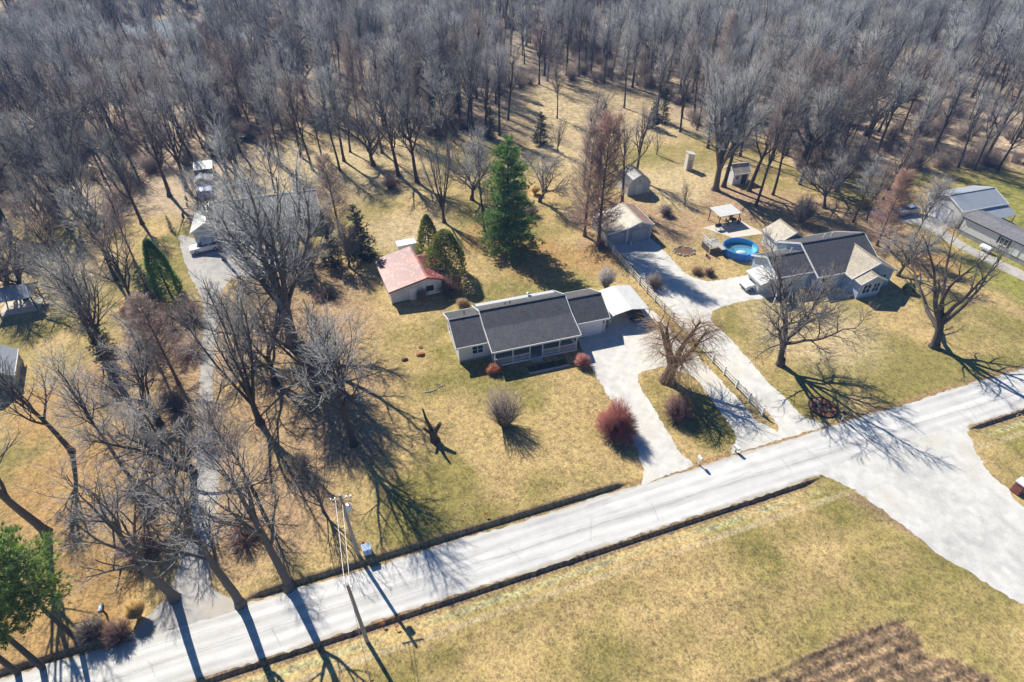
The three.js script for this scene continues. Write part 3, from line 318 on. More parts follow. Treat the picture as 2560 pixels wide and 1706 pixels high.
// --- gambrel shed, outhouse, little white shed
{
  const t = thing('gambrel_shed', 'small grey shed with gambrel roof behind the detached garage', 'shed', [20.96, 0, -100.63], RAD(17.84)), W = 4.4, L = 4.6, he = 2.1, pr = [[0, he], [0.7, 3.1], [W / 2, 3.85], [W - 0.7, 3.1], [W, he]];
  part(t, 'wall', prism([P3(0, 0, 0), P3(W, 0, 0), ...[...pr].reverse().map(([u, h]) => P3(u, 0, h - 0.08))], [0, 0, -L]), M.sidingGrey); for (let i = 0; i < 4; i++) slope(t, [P3(pr[i][0] - (i === 0 ? 0.15 : 0), -0.2, pr[i][1] - (i === 0 ? 0.15 : 0)), P3(pr[i + 1][0] + (i === 3 ? 0.15 : 0), -0.2, pr[i + 1][1] - (i === 3 ? 0.15 : 0)), P3(pr[i + 1][0] + (i === 3 ? 0.15 : 0), L + 0.2, pr[i + 1][1] - (i === 3 ? 0.15 : 0)), P3(pr[i][0] - (i === 0 ? 0.15 : 0), L + 0.2, pr[i][1] - (i === 0 ? 0.15 : 0))], M.roofGrey, 'roof', 0.07); frontDoor(t, 1.6, 2.8, 0.05, 1.9, 0, M.sidingWhite); winFront(t, 1.9, 2.5, 2.4, 2.9, 0, 1); part(t, 'corner_board', B(-0.02, 0.1, 0, 2.05, -0.02, 0.02), M.trim); part(t, 'corner_board', B(W - 0.1, W + 0.02, 0, 2.05, -0.02, 0.02), M.trim);
  const o = thing('outhouse', 'tall narrow wooden outhouse on the pale lawn behind the right yard', 'outhouse', [34.1, 0, -111.6], RAD(10)); part(o, 'wall', prism([P3(0, 0, 0), P3(1.3, 0, 0), P3(1.3, 0, 3.1), P3(0, 0, 3.4)], [0, 0, -1.2]), M.railWood); part(o, 'roof', prism([P3(-0.15, -0.2, 3.5), P3(1.45, -0.2, 3.15), P3(1.45, 1.4, 3.15), P3(-0.15, 1.4, 3.5)], [0, -0.06, 0]), M.metalWhite); part(o, 'door', B(0.3, 1.0, 0.1, 2.1, 0.002, 0.05), M.deckWood); for (let k = 0; k < 4; k++) part(o, 'siding_batten', B(1.302, 1.33, 0.5 + k * 0.6, 0.62 + k * 0.6, -1.18, -0.02), M.darkWood);
  const s = thing('garden_shed', 'small white shed with sagging pale roof among the trees of the right yard', 'shed', [41.3, 0, -105.2], RAD(14)); gableU(s, 0, 3.2, 0, 3.0, 2.2, 3.5, M.sidingWhite, M.tinTan, { ov: 0.25 }); frontDoor(s, 1.8, 2.7, 0.05, 1.9, 0, M.darkWood); winFront(s, 0.4, 1.1, 1.0, 1.8, 0, 1);
}
// --- right-hand house
{
  const t = thing('gabled_house', 'grey-roofed house, sun glare painted tan on some slopes, with front gables and bay windows on the right', 'house', [43.27, 0, -70.62], RAD(16.03)), Lm = 10.1, d = 9.6;
  gableU(t, 0, Lm, 0, d, 2.72, 5.35, M.sidingBlue, M.roofGrey, { ov: 0.35 });
  gableU(t, -5.8, -0.02, 1.25, 7.05, 2.85, 4.4, M.sidingBlue, M.roofGrey, { ends: [1, 0], ov: 0.32 });
  // forward wing and the smaller gable before it share one left slope
  gableW(t, 4.4, Lm + 1.3, -1.6, 4.2, 2.72, 4.62, M.sidingBlue, M.roofTanLit, { ur: 8.0, roofR: M.roofGrey, ov: 0.3, back: 0.3 });  // tan left slopes: sunlight painted into the colour of one grey roof
  gableW(t, 4.62, 8.3, -3.2, -1.62, 2.72, 3.75, M.sidingBlue, M.roofTanLit, { ur: 6.5, roofR: M.roofGrey, ov: 0.28, back: 0 });
  winFront(t, 5.1, 6.5, 0.75, 2.35, -3.2, 2, M.glassBlue); winFront(t, 6.75, 7.95, 0.75, 2.35, -3.2, 2, M.glassBlue); winFront(t, 9.3, 10.4, 0.6, 2.3, -1.6, 2, M.glassBlue); winSide(t, 4.4, -1, 0.3, 1.4, 0.9, 2.2); frontDoor(t, 2.6, 3.55, 0.1, 2.15, 0, M.trim); winFront(t, 0.6, 1.9, 0.9, 2.2, 0, 2, M.glass); part(t, 'porch_slab', B(0.2, 4.38, 0, 0.14, 0.004, 2.6), M.concrete); part(t, 'porch_post', B(0.2, 0.32, 0.14, 2.6, 0.1, 0.22), M.trim);
  panelDoor(t, 'garage_door', -5.2, -0.8, 0.02, 2.2, 1.25, M.doorWhite, 4); for (const [u, w, h] of [[4.6, 6, 4.9], [6.2, 6.3, 4.75], [-1.6, 4.9, 4.2]]) part(t, 'vent_pipe', cyl(P3(u, w, h - 0.3), P3(u, w, h + 0.5), 0.08, 0.08, 8), M.trim);
  // low lean-to roof left of the garage and a sun room behind
  part(t, 'wall', prism([P3(-8.0, 1.9, 0), P3(-5.82, 1.9, 0), P3(-5.82, 1.9, 2.3), P3(-8.0, 1.9, 1.9)], [0, 0, -2.8]), M.sidingWhite); slope(t, [P3(-8.3, 1.2, 1.95), P3(-5.85, 1.2, 2.5), P3(-5.85, 5.0, 2.5), P3(-8.3, 5.0, 1.95)], M.metalWhite, 'lean_to_roof'); slope(t, [P3(-7.4, -1.2, 2.0), P3(-5.0, -1.2, 2.0), P3(-5.0, 1.0, 2.75), P3(-7.4, 1.0, 2.75)], M.roofGrey, 'entry_roof', 0.12); for (const u of [-7.3, -5.1]) part(t, 'porch_post', B(u, u + 0.12, 0, 1.95, 0.95, 1.07), M.trim);
  gableW(t, 0.6, 4.6, 9.9, 13.8, 2.5, 3.9, M.sidingWhite, M.roofTanLit, { ur: 3.0, roofR: M.roofGrey, back: 0.25 });  // left slope tan too, its sunlight painted in
}
// --- white metal barn and long mobile home at the right edge
{
  const t = thing('metal_barn', 'white metal barn with blue-grey roof at the upper right lawn', 'barn', [73.9, 0, -88.9], RAD(17)); gableU(t, 0, 9.2, 0, 6.6, 3.2, 4.5, M.metalWhite, M.metalGrey, { ov: 0.2 }); slope(t, [P3(4.2, -2.4, 2.2), P3(9.4, -2.4, 2.2), P3(9.4, -0.22, 2.95), P3(4.2, -0.22, 2.95)], M.metalGrey, 'lean_to_roof', 0.06); for (const u of [4.4, 6.8, 9.2]) part(t, 'lean_to_post', B(u - 0.06, u + 0.06, 0, 2.2, 2.2, 2.32), M.white); const dr = part(t, 'barn_door', B(-0.06, -0.002, 0.02, 2.5, -4.9, -1.9), M.doorWhite); part(dr, 'door_rail', B(-0.1, -0.065, 2.5, 2.6, -5.2, -1.6), M.steel); winSide(t, 0, -1, 5.4, 6.2, 1.2, 2.0);
  const m = thing('mobile_home', 'long white mobile home with grey roof and dark skirting at the right edge', 'mobile home', [73.4, 0, -87.4], RAD(-66)), L = 14, d = 4.6; part(m, 'skirting', B(0.05, L - 0.05, 0, 0.75, -d + 0.05, -0.05), M.garageWall); part(m, 'wall', B(0, L, 0.75, 2.95, -d, 0), M.sidingWhite); slope(m, [P3(-0.15, -0.2, 2.98), P3(L + 0.15, -0.2, 2.98), P3(L + 0.15, d / 2, 3.5), P3(-0.15, d / 2, 3.5)], M.roofPale, 'roof', 0.08); slope(m, [P3(-0.15, d + 0.2, 2.98), P3(L + 0.15, d + 0.2, 2.98), P3(L + 0.15, d / 2 + 0.003, 3.5), P3(-0.15, d / 2 + 0.003, 3.5)], M.roofPale, 'roof', 0.08); part(m, 'gutter', bar(P3(-0.15, -0.25, 2.9), P3(L + 0.15, -0.25, 2.9), 0.1, 0.12), M.black); for (const [u0, u1] of [[6.3, 7.6], [10.4, 11.6]]) winFront(m, u0, u1, 1.5, 2.6, 0, 2, M.glass); for (const u of [6.0, 7.65]) part(m, 'shutter', B(u, u + 0.28, 1.45, 2.65, 0.003, 0.04), M.black); frontDoor(m, 8.6, 9.5, 0.8, 2.75, 0, M.white); part(m, 'corner_board', B(-0.03, 0.06, 0.75, 2.9, -0.05, 0.03), M.black);
  solo('propane_tank', 'small white oval tank on the grass beside the mobile home', 'tank', (() => { const g = plain(new THREE.CapsuleGeometry(0.42, 1.2, 6, 14)); g.rotateZ(Math.PI / 2); g.translate(0, 0.62, 0); return merge([g, B(-0.5, -0.4, 0, 0.4, -0.25, 0.25), B(0.4, 0.5, 0, 0.4, -0.25, 0.25)]); })(), M.white, [74.6, 0, -81.6], RAD(-66));
}
// --- house hidden behind the biggest tree, and the left-hand outbuildings
{
  const t = thing('hidden_house', 'grey-roofed house mostly hidden behind the biggest bare tree', 'house', [-50.2, 0, -83.4], RAD(16)); gableU(t, 3.2, 19, 0.8, 8.6, 2.8, 4.9, M.sidingGrey, M.roofPale, { ends: [0, 1] }); gableW(t, 0, 4.6, -0.6, 6, 2.7, 4.1, M.sidingGrey, M.metalWhite, { ur: 2.2, roofR: M.roofPale }); panelDoor(t, 'garage_door', 0.7, 3.4, 0.02, 2.1, -0.6, M.doorWhite, 4); for (const u of [6, 10, 15]) winFront(t, u, u + 1.5, 0.9, 2.2, 0.8, 2, M.glass); frontDoor(t, 12.6, 13.5, 0.1, 2.15, 0.8, M.white);  // white left slope of the wing: sunlight put into the roof colour
  const a = thing('tin_shed', 'open shed with white tin roof, uppermost of the row by the blue tarp', 'shed', [-60.2, 0, -107.4], RAD(18)); part(a, 'roof', prism([P3(0, 0, 1.9), P3(3.4, 0, 1.9), P3(3.4, 2.6, 2.5), P3(0, 2.6, 2.5)], [0, -0.06, 0]), M.metalWhite); part(a, 'wall', merge([B(0.1, 3.3, 0, 1.85, -2.5, -2.4), B(0.1, 0.2, 0, 1.8, -2.4, -0.1), B(3.2, 3.3, 0, 1.8, -2.4, -0.1)]), M.darkWood); for (const u of [0.15, 3.25]) part(a, 'post', B(u - 0.05, u + 0.05, 0, 1.85, -0.08, 0.02), M.darkWood);
  const b = thing('storage_hut', 'small grey-roofed hut between the tin shed and the blue tarp', 'shed', [-58.4, 0, -103.4], RAD(18)); gableW(b, 0, 2.8, 0, 2.2, 1.5, 2.1, M.darkWood, M.metalGrey, { ov: 0.12, ur: 1.0, roofR: M.metalWhite }); frontDoor(b, 0.9, 1.7, 0.05, 1.35, 0, M.deckWood);
  const c = thing('tarp_stack', 'woodpile under a bright blue tarp on the left', 'woodpile', [-56.6, 0, -99.6], RAD(18)); part(c, 'logs', merge(Array.from({ length: 18 }, (_, k) => cyl([0.25 + (k % 6) * 0.4, 0.2 + Math.floor(k / 6) * 0.38, -2.0], [0.25 + (k % 6) * 0.4, 0.2 + Math.floor(k / 6) * 0.38, 0.05], 0.19, 0.19, 8))), M.poleWood); part(c, 'tarp', merge([prism([P3(-0.08, -0.12, 1.42), P3(2.55, -0.12, 1.38), P3(2.5, 1.0, 1.62), P3(0, 1.0, 1.66)], [0, -0.03, 0]), prism([P3(0, 1.003, 1.66), P3(2.5, 1.003, 1.62), P3(2.55, 2.15, 1.36), P3(-0.1, 2.15, 1.4)], [0, -0.03, 0]), prism([P3(-0.08, -0.13, 1.42), P3(2.55, -0.13, 1.38), P3(2.6, -0.3, 0.25), P3(-0.15, -0.34, 0.2)], [0, 0, 0.02]), prism([P3(2.56, -0.12, 1.38), P3(2.58, 2.15, 1.36), P3(2.7, 2.2, 0.3), P3(2.68, -0.2, 0.25)], [0.02, 0, 0]), prism([P3(-0.1, -0.12, 1.42), P3(-0.12, 2.15, 1.4), P3(-0.22, 2.2, 0.3), P3(-0.2, -0.25, 0.25)], [-0.02, 0, 0])]), M.tarp);
  const g = thing('garden_gazebo', 'open tan-roofed gazebo on posts at the left edge', 'gazebo', [-69.8, 0, -64.6], RAD(20)); for (const [u, w] of [[0.2, 0.2], [4.6, 0.2], [0.2, 3.2], [4.6, 3.2]]) part(g, 'post', B(u - 0.07, u + 0.07, 0, 2.45, -w - 0.07, -w + 0.07), M.darkWood); slope(g, [P3(-0.2, -0.3, 2.4), P3(5, -0.3, 2.4), P3(4.4, 1.7, 3.4), P3(0.4, 1.7, 3.4)], M.metalGrey, 'roof', 0.07); slope(g, [P3(-0.2, 3.7, 2.4), P3(5, 3.7, 2.4), P3(4.4, 1.703, 3.4), P3(0.4, 1.703, 3.4)], M.roofTanLit, 'roof', 0.07); slope(g, [P3(5.003, -0.3, 2.4), P3(5.003, 3.7, 2.4), P3(4.403, 1.7, 3.4)], M.tinTan, 'roof', 0.07); slope(g, [P3(-0.203, -0.3, 2.4), P3(-0.203, 3.7, 2.4), P3(0.397, 1.7, 3.4)], M.tinTan, 'roof', 0.07); part(g, 'floor', B(0, 4.8, 0.01, 0.1, -3.4, 0), M.concrete);
  const f = thing('a_frame_shed', 'blue-grey steep-roofed shed cut by the left edge', 'shed', [-62.3, 0, -49.6], RAD(28)); gableW(f, 0, 4.0, 0, 5.0, 1.6, 3.6, M.garageWall, M.metalGrey, { ov: 0.2 }); frontDoor(f, 1.5, 2.4, 0.05, 1.9, 0, M.darkWood);
}
// --- pavilion, pool and their deck
{
  const t = thing('patio_pavilion', 'white flat-roofed pavilion on posts over a concrete patio', 'pavilion', [34.46, 0.02, -89.13], RAD(19)), L = 4.0, d = 3.0, he = 2.05; part(t, 'roof', prism([P3(-0.1, -0.1, he), P3(L + 0.1, -0.1, he), P3(L + 0.1, d + 0.1, he + 0.12), P3(-0.1, d + 0.1, he + 0.12)], [0, -0.09, 0]), M.metalWhite); for (const u of [0.08, L / 2, L - 0.08]) for (const w of [0.08, d - 0.08]) part(t, 'post', B(u - 0.06, u + 0.06, 0, he - 0.06, -w - 0.06, -w + 0.06), M.darkWood); part(t, 'beam', B(0, L, he - 0.22, he - 0.092, 0 - 0.12, -0.04), M.darkWood);
  const tb = thing('patio_table', 'dark round table in the shade of the pavilion', 'table', [37.3, 0.02, -90.7], 0); part(tb, 'table_top', cyl([0, 0.7, 0], [0, 0.75, 0], 0.6, 0.6, 20), M.black); part(tb, 'pedestal', cyl([0, 0, 0], [0, 0.7, 0], 0.09, 0.06), M.black); for (let k = 0; k < 3; k++) { const c = thing('patio_chair', ['dark chair left of the round patio table', 'dark chair right of the round patio table', 'dark chair behind the round patio table'][k], 'chair', [37.3 + [-0.95, 0.95, 0.1][k], 0.02, -90.7 + [0.1, 0.1, -0.95][k]], [Math.PI / 2, -Math.PI / 2, 0][k], 'chairs round the patio table'); part(c, 'seat', B(-0.24, 0.24, 0.4, 0.45, -0.24, 0.24), M.black); part(c, 'backrest', B(-0.24, 0.24, 0.5, 0.95, -0.26, -0.22), M.black); for (const [x, z] of [[-0.2, -0.2], [0.2, -0.2], [-0.2, 0.2], [0.2, 0.2]]) part(c, 'leg', B(x - 0.02, x + 0.02, 0, 0.4, z - 0.02, z + 0.02), M.black); }
  const gr = thing('patio_grill', 'black grill beside the pavilion post', 'grill', [34.2, 0.02, -88.4], RAD(20)); part(gr, 'lid', (() => { const g = plain(new THREE.CylinderGeometry(0.28, 0.28, 0.9, 14, 1, false, 0, Math.PI)); g.rotateZ(Math.PI / 2); g.translate(0, 0.85, 0); return g; })(), M.black); part(gr, 'firebox', B(-0.45, 0.45, 0.6, 0.85, -0.28, 0.28), M.black); part(gr, 'shelf', B(0.46, 0.9, 0.78, 0.82, -0.25, 0.25), M.steel); for (const [x, z] of [[-0.4, -0.2], [0.4, -0.2], [-0.4, 0.2], [0.4, 0.2]]) part(gr, 'leg', B(x - 0.025, x + 0.025, 0, 0.6, z - 0.025, z + 0.025), M.steel);
  const p = thing('swimming_pool', 'round blue above-ground pool beside the wooden deck', 'pool', [35.7, 0, -81.1]), R = 2.55, Hp = 1.22; const lathe = (pts, n = 40) => plain(new THREE.LatheGeometry(pts.map(([x, y]) => new THREE.Vector2(x, y)), n)); part(p, 'outer_wall', lathe([[R + 0.02, 0], [R + 0.02, Hp]]), M.poolBlue); part(p, 'liner', lathe([[R - 0.06, Hp], [R - 0.06, 0.06], [0, 0.05]]), M.liner); part(p, 'rim', lathe([[R - 0.1, Hp], [R - 0.08, Hp + 0.05], [R + 0.1, Hp + 0.05], [R + 0.12, Hp], [R + 0.02, Hp - 0.03]]), M.poolBlue);
  part(p, 'water', plain(new THREE.CircleGeometry(R - 0.07, 40)).rotateX(-Math.PI / 2).translate(0, 0.42, 0), new THREE.MeshPhysicalMaterial({ color: C(0.35, 0.75, 0.85), roughness: 0.06, transmission: 0.75, thickness: 0, ior: 1.33 })); part(p, 'cover_heap', (() => { const g = plain(new THREE.SphereGeometry(0.8, 16, 8)); g.scale(1, 0.28, 0.7); g.translate(0.1, 0.42, 0.5); return g; })(), std(C(0.5, 0.55, 0.55), 0.7)); for (let k = 0; k < 14; k++) { const a = k / 14 * 6.283; part(p, 'upright', B(-0.06, 0.06, 0, Hp, R + 0.03, R + 0.09).rotateY(a), M.poolBlue); }
  const dk = thing('pool_deck', 'raised wooden pool deck with white railings and two stairs', 'deck', [30.9, 0, -80.6], RAD(17)), dh = 1.15; for (let k = 0; k < 12; k++) part(dk, 'plank', B(0, 2.35, dh - 0.04, dh, -2.6 + k * 0.2, -2.415 + k * 0.2), M.deckWood); for (const [x, z] of [[0.06, -2.5], [2.2, -2.5], [0.06, -0.25], [2.2, -0.25], [0.06, -1.4]]) part(dk, 'post', B(x - 0.05, x + 0.05, 0, dh + 0.95, z - 0.05, z + 0.05), M.white); for (const y of [dh + 0.5, dh + 0.92]) { part(dk, 'rail', B(0.03, 0.09, y, y + 0.08, -2.45, -0.3), M.white); part(dk, 'rail', B(0.11, 2.15, y, y + 0.08, -2.53, -2.47), M.white); } part(dk, 'skirting', merge([B(0, 0.03, 0.1, dh - 0.1, -2.5, -0.3)]), M.darkWood); for (let k = 0; k < 5; k++) { part(dk, 'step', B(2.4 + k * 0.26, 2.64 + k * 0.26, dh - 0.24 - k * 0.22, dh - 0.19 - k * 0.22, 0.0, 0.85), M.deckWood); } for (const z of [-0.04, 0.9]) part(dk, 'stair_rail', merge([bar([2.3, dh + 0.8, z], [3.7, dh - 0.4, z], 0.06), bar([2.35, dh - 0.2, z], [2.35, dh + 0.8, z], 0.07), bar([3.65, 0, z], [3.65, dh - 0.35, z], 0.07)]), M.black); part(dk, 'stair_landing', B(1.4, 2.39, dh - 0.042, dh - 0.002, -0.2, 0.9), M.deckWood);
  const fp = thing('fire_pit', 'ring of stones on the lawn between the garage and the pool deck', 'fire pit', [27.2, 0, -81.6]); for (let k = 0; k < 22; k++) { const r = rng(k + 3), a = (k + r() * 0.8) / 22 * 6.283, g = plain(new THREE.DodecahedronGeometry(0.13 + r() * 0.16, 0)); g.scale(1, 0.7, 1); g.rotateY(r() * 6); part(fp, 'stone', moved(g, Math.cos(a) * (1.55 + r() * 0.35), 0.1, Math.sin(a) * (1.1 + r() * 0.3)), M.stone); } part(fp, 'ash_bed', plain(new THREE.CylinderGeometry(1.5, 1.6, 0.06, 20)).scale(1, 1, 0.73).translate(0, 0.035, 0), M.soil);
  const fl = thing('garden_flag', 'small red-and-white striped flag on a stake in the right lawn', 'flag', [29.5, 0, -78.4], RAD(-40)); part(fl, 'stake', cyl([0, 0, 0], [0, 1.7, 0], 0.025), M.steel); for (let k = 0; k < 7; k++) part(fl, 'stripe', prism([[0.03, 1.6 - k * 0.085, 0], [0.95, 1.35 - k * 0.085, 0.1], [0.95, 1.265 - k * 0.085, 0.1], [0.03, 1.515 - k * 0.085, 0]], [0, 0, 0.008]), k % 2 ? M.white : std(C(0.6, 0.05, 0.04), 0.8)); part(fl, 'canton', prism([[0.03, 1.601, 0.009], [0.4, 1.5, 0.05], [0.4, 1.2, 0.05], [0.03, 1.3, 0.009]], [0, 0, 0.006]), std(C(0.03, 0.05, 0.25), 0.8));
}
// ---------------------------------------------------------------- smaller things
function makeCar(name, label, paint, [x, y, z], turn, suv = false) {
  const t = thing(name, label, 'car', [x, y, z], turn), top = suv ? 1.62 : 1.42, L = 4.5, W = 1.75;
  const shp = pts => { const s = new THREE.Shape(pts.map(p => new THREE.Vector2(...p))); const g = new THREE.ExtrudeGeometry(s, { depth: W - 0.24, bevelEnabled: true, bevelThickness: 0.12, bevelSize: 0.1, bevelSegments: 3 }); g.translate(0, 0, -(W - 0.24) / 2); return plain(g); };
  part(t, 'body', shp([[0.1, 0.38], [0.05, 0.75], [0.3, 0.86], [1.35, 0.95], [4.3, 0.98], [4.42, 0.7], [4.4, 0.38]]), paint);
  const cab = part(t, 'cabin', (() => { const s = new THREE.Shape([[1.3, 0.96], [1.95, top - 0.1], [2.3, top - 0.04], [suv ? 3.9 : 3.4, top - 0.06], [suv ? 4.3 : 4.1, 1.0]].map(p => new THREE.Vector2(...p))); const g = new THREE.ExtrudeGeometry(s, { depth: W - 0.5, bevelEnabled: true, bevelThickness: 0.1, bevelSize: 0.05, bevelSegments: 2 }); g.translate(0, 0, -(W - 0.5) / 2); return plain(g); })(), M.glass);
  part(t, 'roof', B(1.98, suv ? 3.95 : 3.42, top - 0.02, top + 0.03, -0.66, 0.66), paint); if (suv) part(t, 'sunroof', B(2.2, 2.95, top + 0.031, top + 0.04, -0.42, 0.42), M.glass);
  for (const z of [-0.74, 0.74]) { part(t, 'pillar', merge([bar([2.85, 1.0, z], [2.85, top - 0.04, z * 0.95], 0.07)]), paint); part(t, 'mirror', B(1.5, 1.66, 0.98, 1.1, z * 1.2 - 0.06, z * 1.2 + 0.06), paint); }
  for (const wx of [0.9, 3.6]) for (const z of [-0.78, 0.78]) { const w = part(t, 'wheel', moved(plain(new THREE.CylinderGeometry(0.33, 0.33, 0.2, 18)).rotateX(Math.PI / 2), wx, 0.33, z), M.rubber); part(w, 'rim', moved(plain(new THREE.CylinderGeometry(0.2, 0.2, 0.02, 14)).rotateX(Math.PI / 2), wx, 0.33, z + Math.sign(z) * 0.11), M.steel); }
  for (const z of [-0.6, 0.6]) { part(t, 'headlight', B(-0.03, 0.05, 0.62, 0.76, z - 0.16, z + 0.16), M.steel); part(t, 'tail_light', B(4.44, 4.53, 0.7, 0.9, z - 0.12, z + 0.12), M.lampRed); }
  part(t, 'bumper', B(-0.06, 0.02, 0.36, 0.55, -0.7, 0.7), M.black); return t;
}
makeCar('parked_suv', 'white car with dark sunroof parked at the right house', M.carWhite, [33.2, 0.02, -71.2], RAD(17), true);
makeCar('parked_car', 'silver-blue car parked on the gravel near the white metal barn', M.carSilver, [66.2, 0.012, -93.3], RAD(20));
makeCar('parked_car', 'dark car standing in the thin grove at the upper left', M.carDark, [-58.5, 0, -127.3], RAD(-10));
makeCar('parked_car', 'white car on the left driveway half hidden by bare branches', M.carWhite, [-50.4, 0.02, -81.0], RAD(25));
makeCar('carport_car', 'dark blue car standing under the white carport', M.carDark, [17.0, 0.02, -63.6], RAD(107));
// split-rail fence along the neighbour drive
{
  const t = thing('rail_fence', 'weathered three-rail fence along the drive between the two properties', 'fence', [0, 0, 0]); const line = [[15.2, -83.1], [19.3, -70.3], [24.1, -57.7], [28.2, -46.5]], r = rng(12), pts = []; for (let i = 0; i < 3; i++) { const [x0, z0] = line[i], [x1, z1] = line[i + 1], n = Math.round(Math.hypot(x1 - x0, z1 - z0) / 2.3); for (let k = 0; k < n; k++) pts.push([lerp(x0, x1, k / n), lerp(z0, z1, k / n)]); } pts.push(line[3]);
  pts.forEach(([x, z], i) => { const h = 1.3 + r() * 0.12; const lx = (r() - 0.5) * 0.12; part(t, 'post', bar([x, 0, z], [x + lx, h, z + (r() - 0.5) * 0.1], 0.17, 0.17), i > 9 ? M.white : M.railWood); if (i) { const [px, pz] = pts[i - 1]; for (const y of [0.35, 0.75, 1.14]) part(t, 'rail', bar([px, y + (r() - 0.5) * 0.09, pz], [x, y + (r() - 0.5) * 0.09, z], 0.07, 0.16), i > 9 ? M.white : M.railWood); } });
}
// utility poles and wires
function utilityPole(label, [x, z], h, withArm) {
  const t = thing('utility_pole', label, 'utility pole', [x, gy(x, z), z], RAD(12)); part(t, 'pole', cyl([0, -0.2, 0], [0, h, 0], 0.17, 0.12, 10), M.poleWood);
  if (withArm) { part(t, 'crossarm', B(-0.85, 0.85, h - 0.6, h - 0.51, -0.045, 0.045), M.poleWood); for (const u of [-0.78, -0.45, 0.45, 0.78]) part(t, 'insulator', merge([cyl([u, h - 0.51, 0], [u, h - 0.36, 0], 0.04, 0.03, 8), cyl([u, h - 0.36, 0], [u, h - 0.31, 0], 0.055, 0.04, 8)]), M.steel); const tr = part(t, 'transformer', cyl([0.4, h - 2.2, 0.1], [0.4, h - 1.4, 0.1], 0.24, 0.24, 14), M.white); part(tr, 'transformer_lid', cyl([0.4, h - 1.398, 0.1], [0.4, h - 1.32, 0.1], 0.26, 0.12, 14), M.steel); part(tr, 'bushing', cyl([0.45, h - 1.318, 0.05], [0.45, h - 1.12, 0.05], 0.05, 0.03, 8), M.orange); part(t, 'cutout', cyl([0.15, h - 0.95, 0.2], [0.22, h - 1.3, 0.26], 0.05), M.orange); } else { part(t, 'bracket', B(-0.05, 0.25, h - 0.5, h - 0.42, -0.04, 0.04), M.steel); part(t, 'guy_wire', cyl([0, h - 1.2, 0], [0.2, 0, 3.4], 0.02, 0.02, 5), M.steel); part(t, 'guy_guard', cyl([0.155, 0.8, 2.6], [0.205, 0.02, 3.41], 0.04, 0.04, 6), std(C(0.6, 0.5, 0.1), 0.6)); }
  return t;
}
utilityPole('grey wooden utility pole with crossarm beside the roadside bank', [-13.9, -29.1], 8.9, true); utilityPole('plain wooden utility pole on the near side of the street', [-11.8, -21.7], 9.3, false);
[[-0.45, 8.5, -0.2, 9.0, 'overhead wire, left one of the pair between the two poles'], [0.05, 8.1, 0.12, 8.6, 'overhead wire, right one of the pair between the two poles']].forEach(([dx, h0, dx1, h1, lab]) => { const a = new THREE.Vector3(-13.9 + dx, h0 + gy(-13.9, -29.1), -29.1), b = new THREE.Vector3(-11.8 + dx1, h1, -21.7), m = a.clone().lerp(b, 0.5); m.y -= 0.18; solo('overhead_wire', lab, 'wire', new THREE.TubeGeometry(new THREE.QuadraticBezierCurve3(a, m, b), 16, 0.022, 5), M.steel); });
{ const t = thing('utility_box', 'pale blue box with an orange marker at the foot of the utility pole', 'utility box', [-13.05, gy(-13, -29.2), -29.25], RAD(18)); part(t, 'cabinet', B(-0.35, 0.35, 0, 0.85, -0.3, 0.3), M.paleBlue); part(t, 'lid', prism([[-0.4, 0.852, 0.34], [0.4, 0.852, 0.34], [0.4, 0.95, -0.34], [-0.4, 0.95, -0.34]], [0, 0.05, 0]), M.paleBlue); part(t, 'strap', B(0.02, 0.06, 0.3, 0.86, 0.301, 0.32), M.black); part(t, 'marker', cyl([-0.2, 0, -0.55], [-0.2, 1.15, -0.55], 0.1, 0.1, 8), M.orange); }
// mailboxes
function mailbox(label, [x, z], turn, boxMat) { const t = thing('mailbox', label, 'mailbox', [x, 0, z], turn); part(t, 'post', B(-0.055, 0.055, 0, 1.0, -0.055, 0.055), M.white); part(t, 'box', (() => { const s = new THREE.Shape(); s.moveTo(-0.14, 0); s.lineTo(0.14, 0); s.lineTo(0.14, 0.16); s.absarc(0, 0.16, 0.14, 0, Math.PI); s.lineTo(-0.14, 0); const g = new THREE.ExtrudeGeometry(s, { depth: 0.55, bevelEnabled: false, curveSegments: 10 }); g.translate(0, 1.0, -0.28); return plain(g); })(), boxMat); part(t, 'door', B(-0.13, 0.13, 1.02, 1.18, 0.272, 0.29), M.steel); part(t, 'flag', B(0.142, 0.16, 1.1, 1.32, -0.05, 0.02), M.lampRed); return t; }
mailbox('white mailbox on a post at the tip of the grass island by the street', [19.4, -39.55], RAD(19), M.white); mailbox('black-and-white mailbox beside the round flower bed at the street', [36.9, -45.75], RAD(19), M.black);
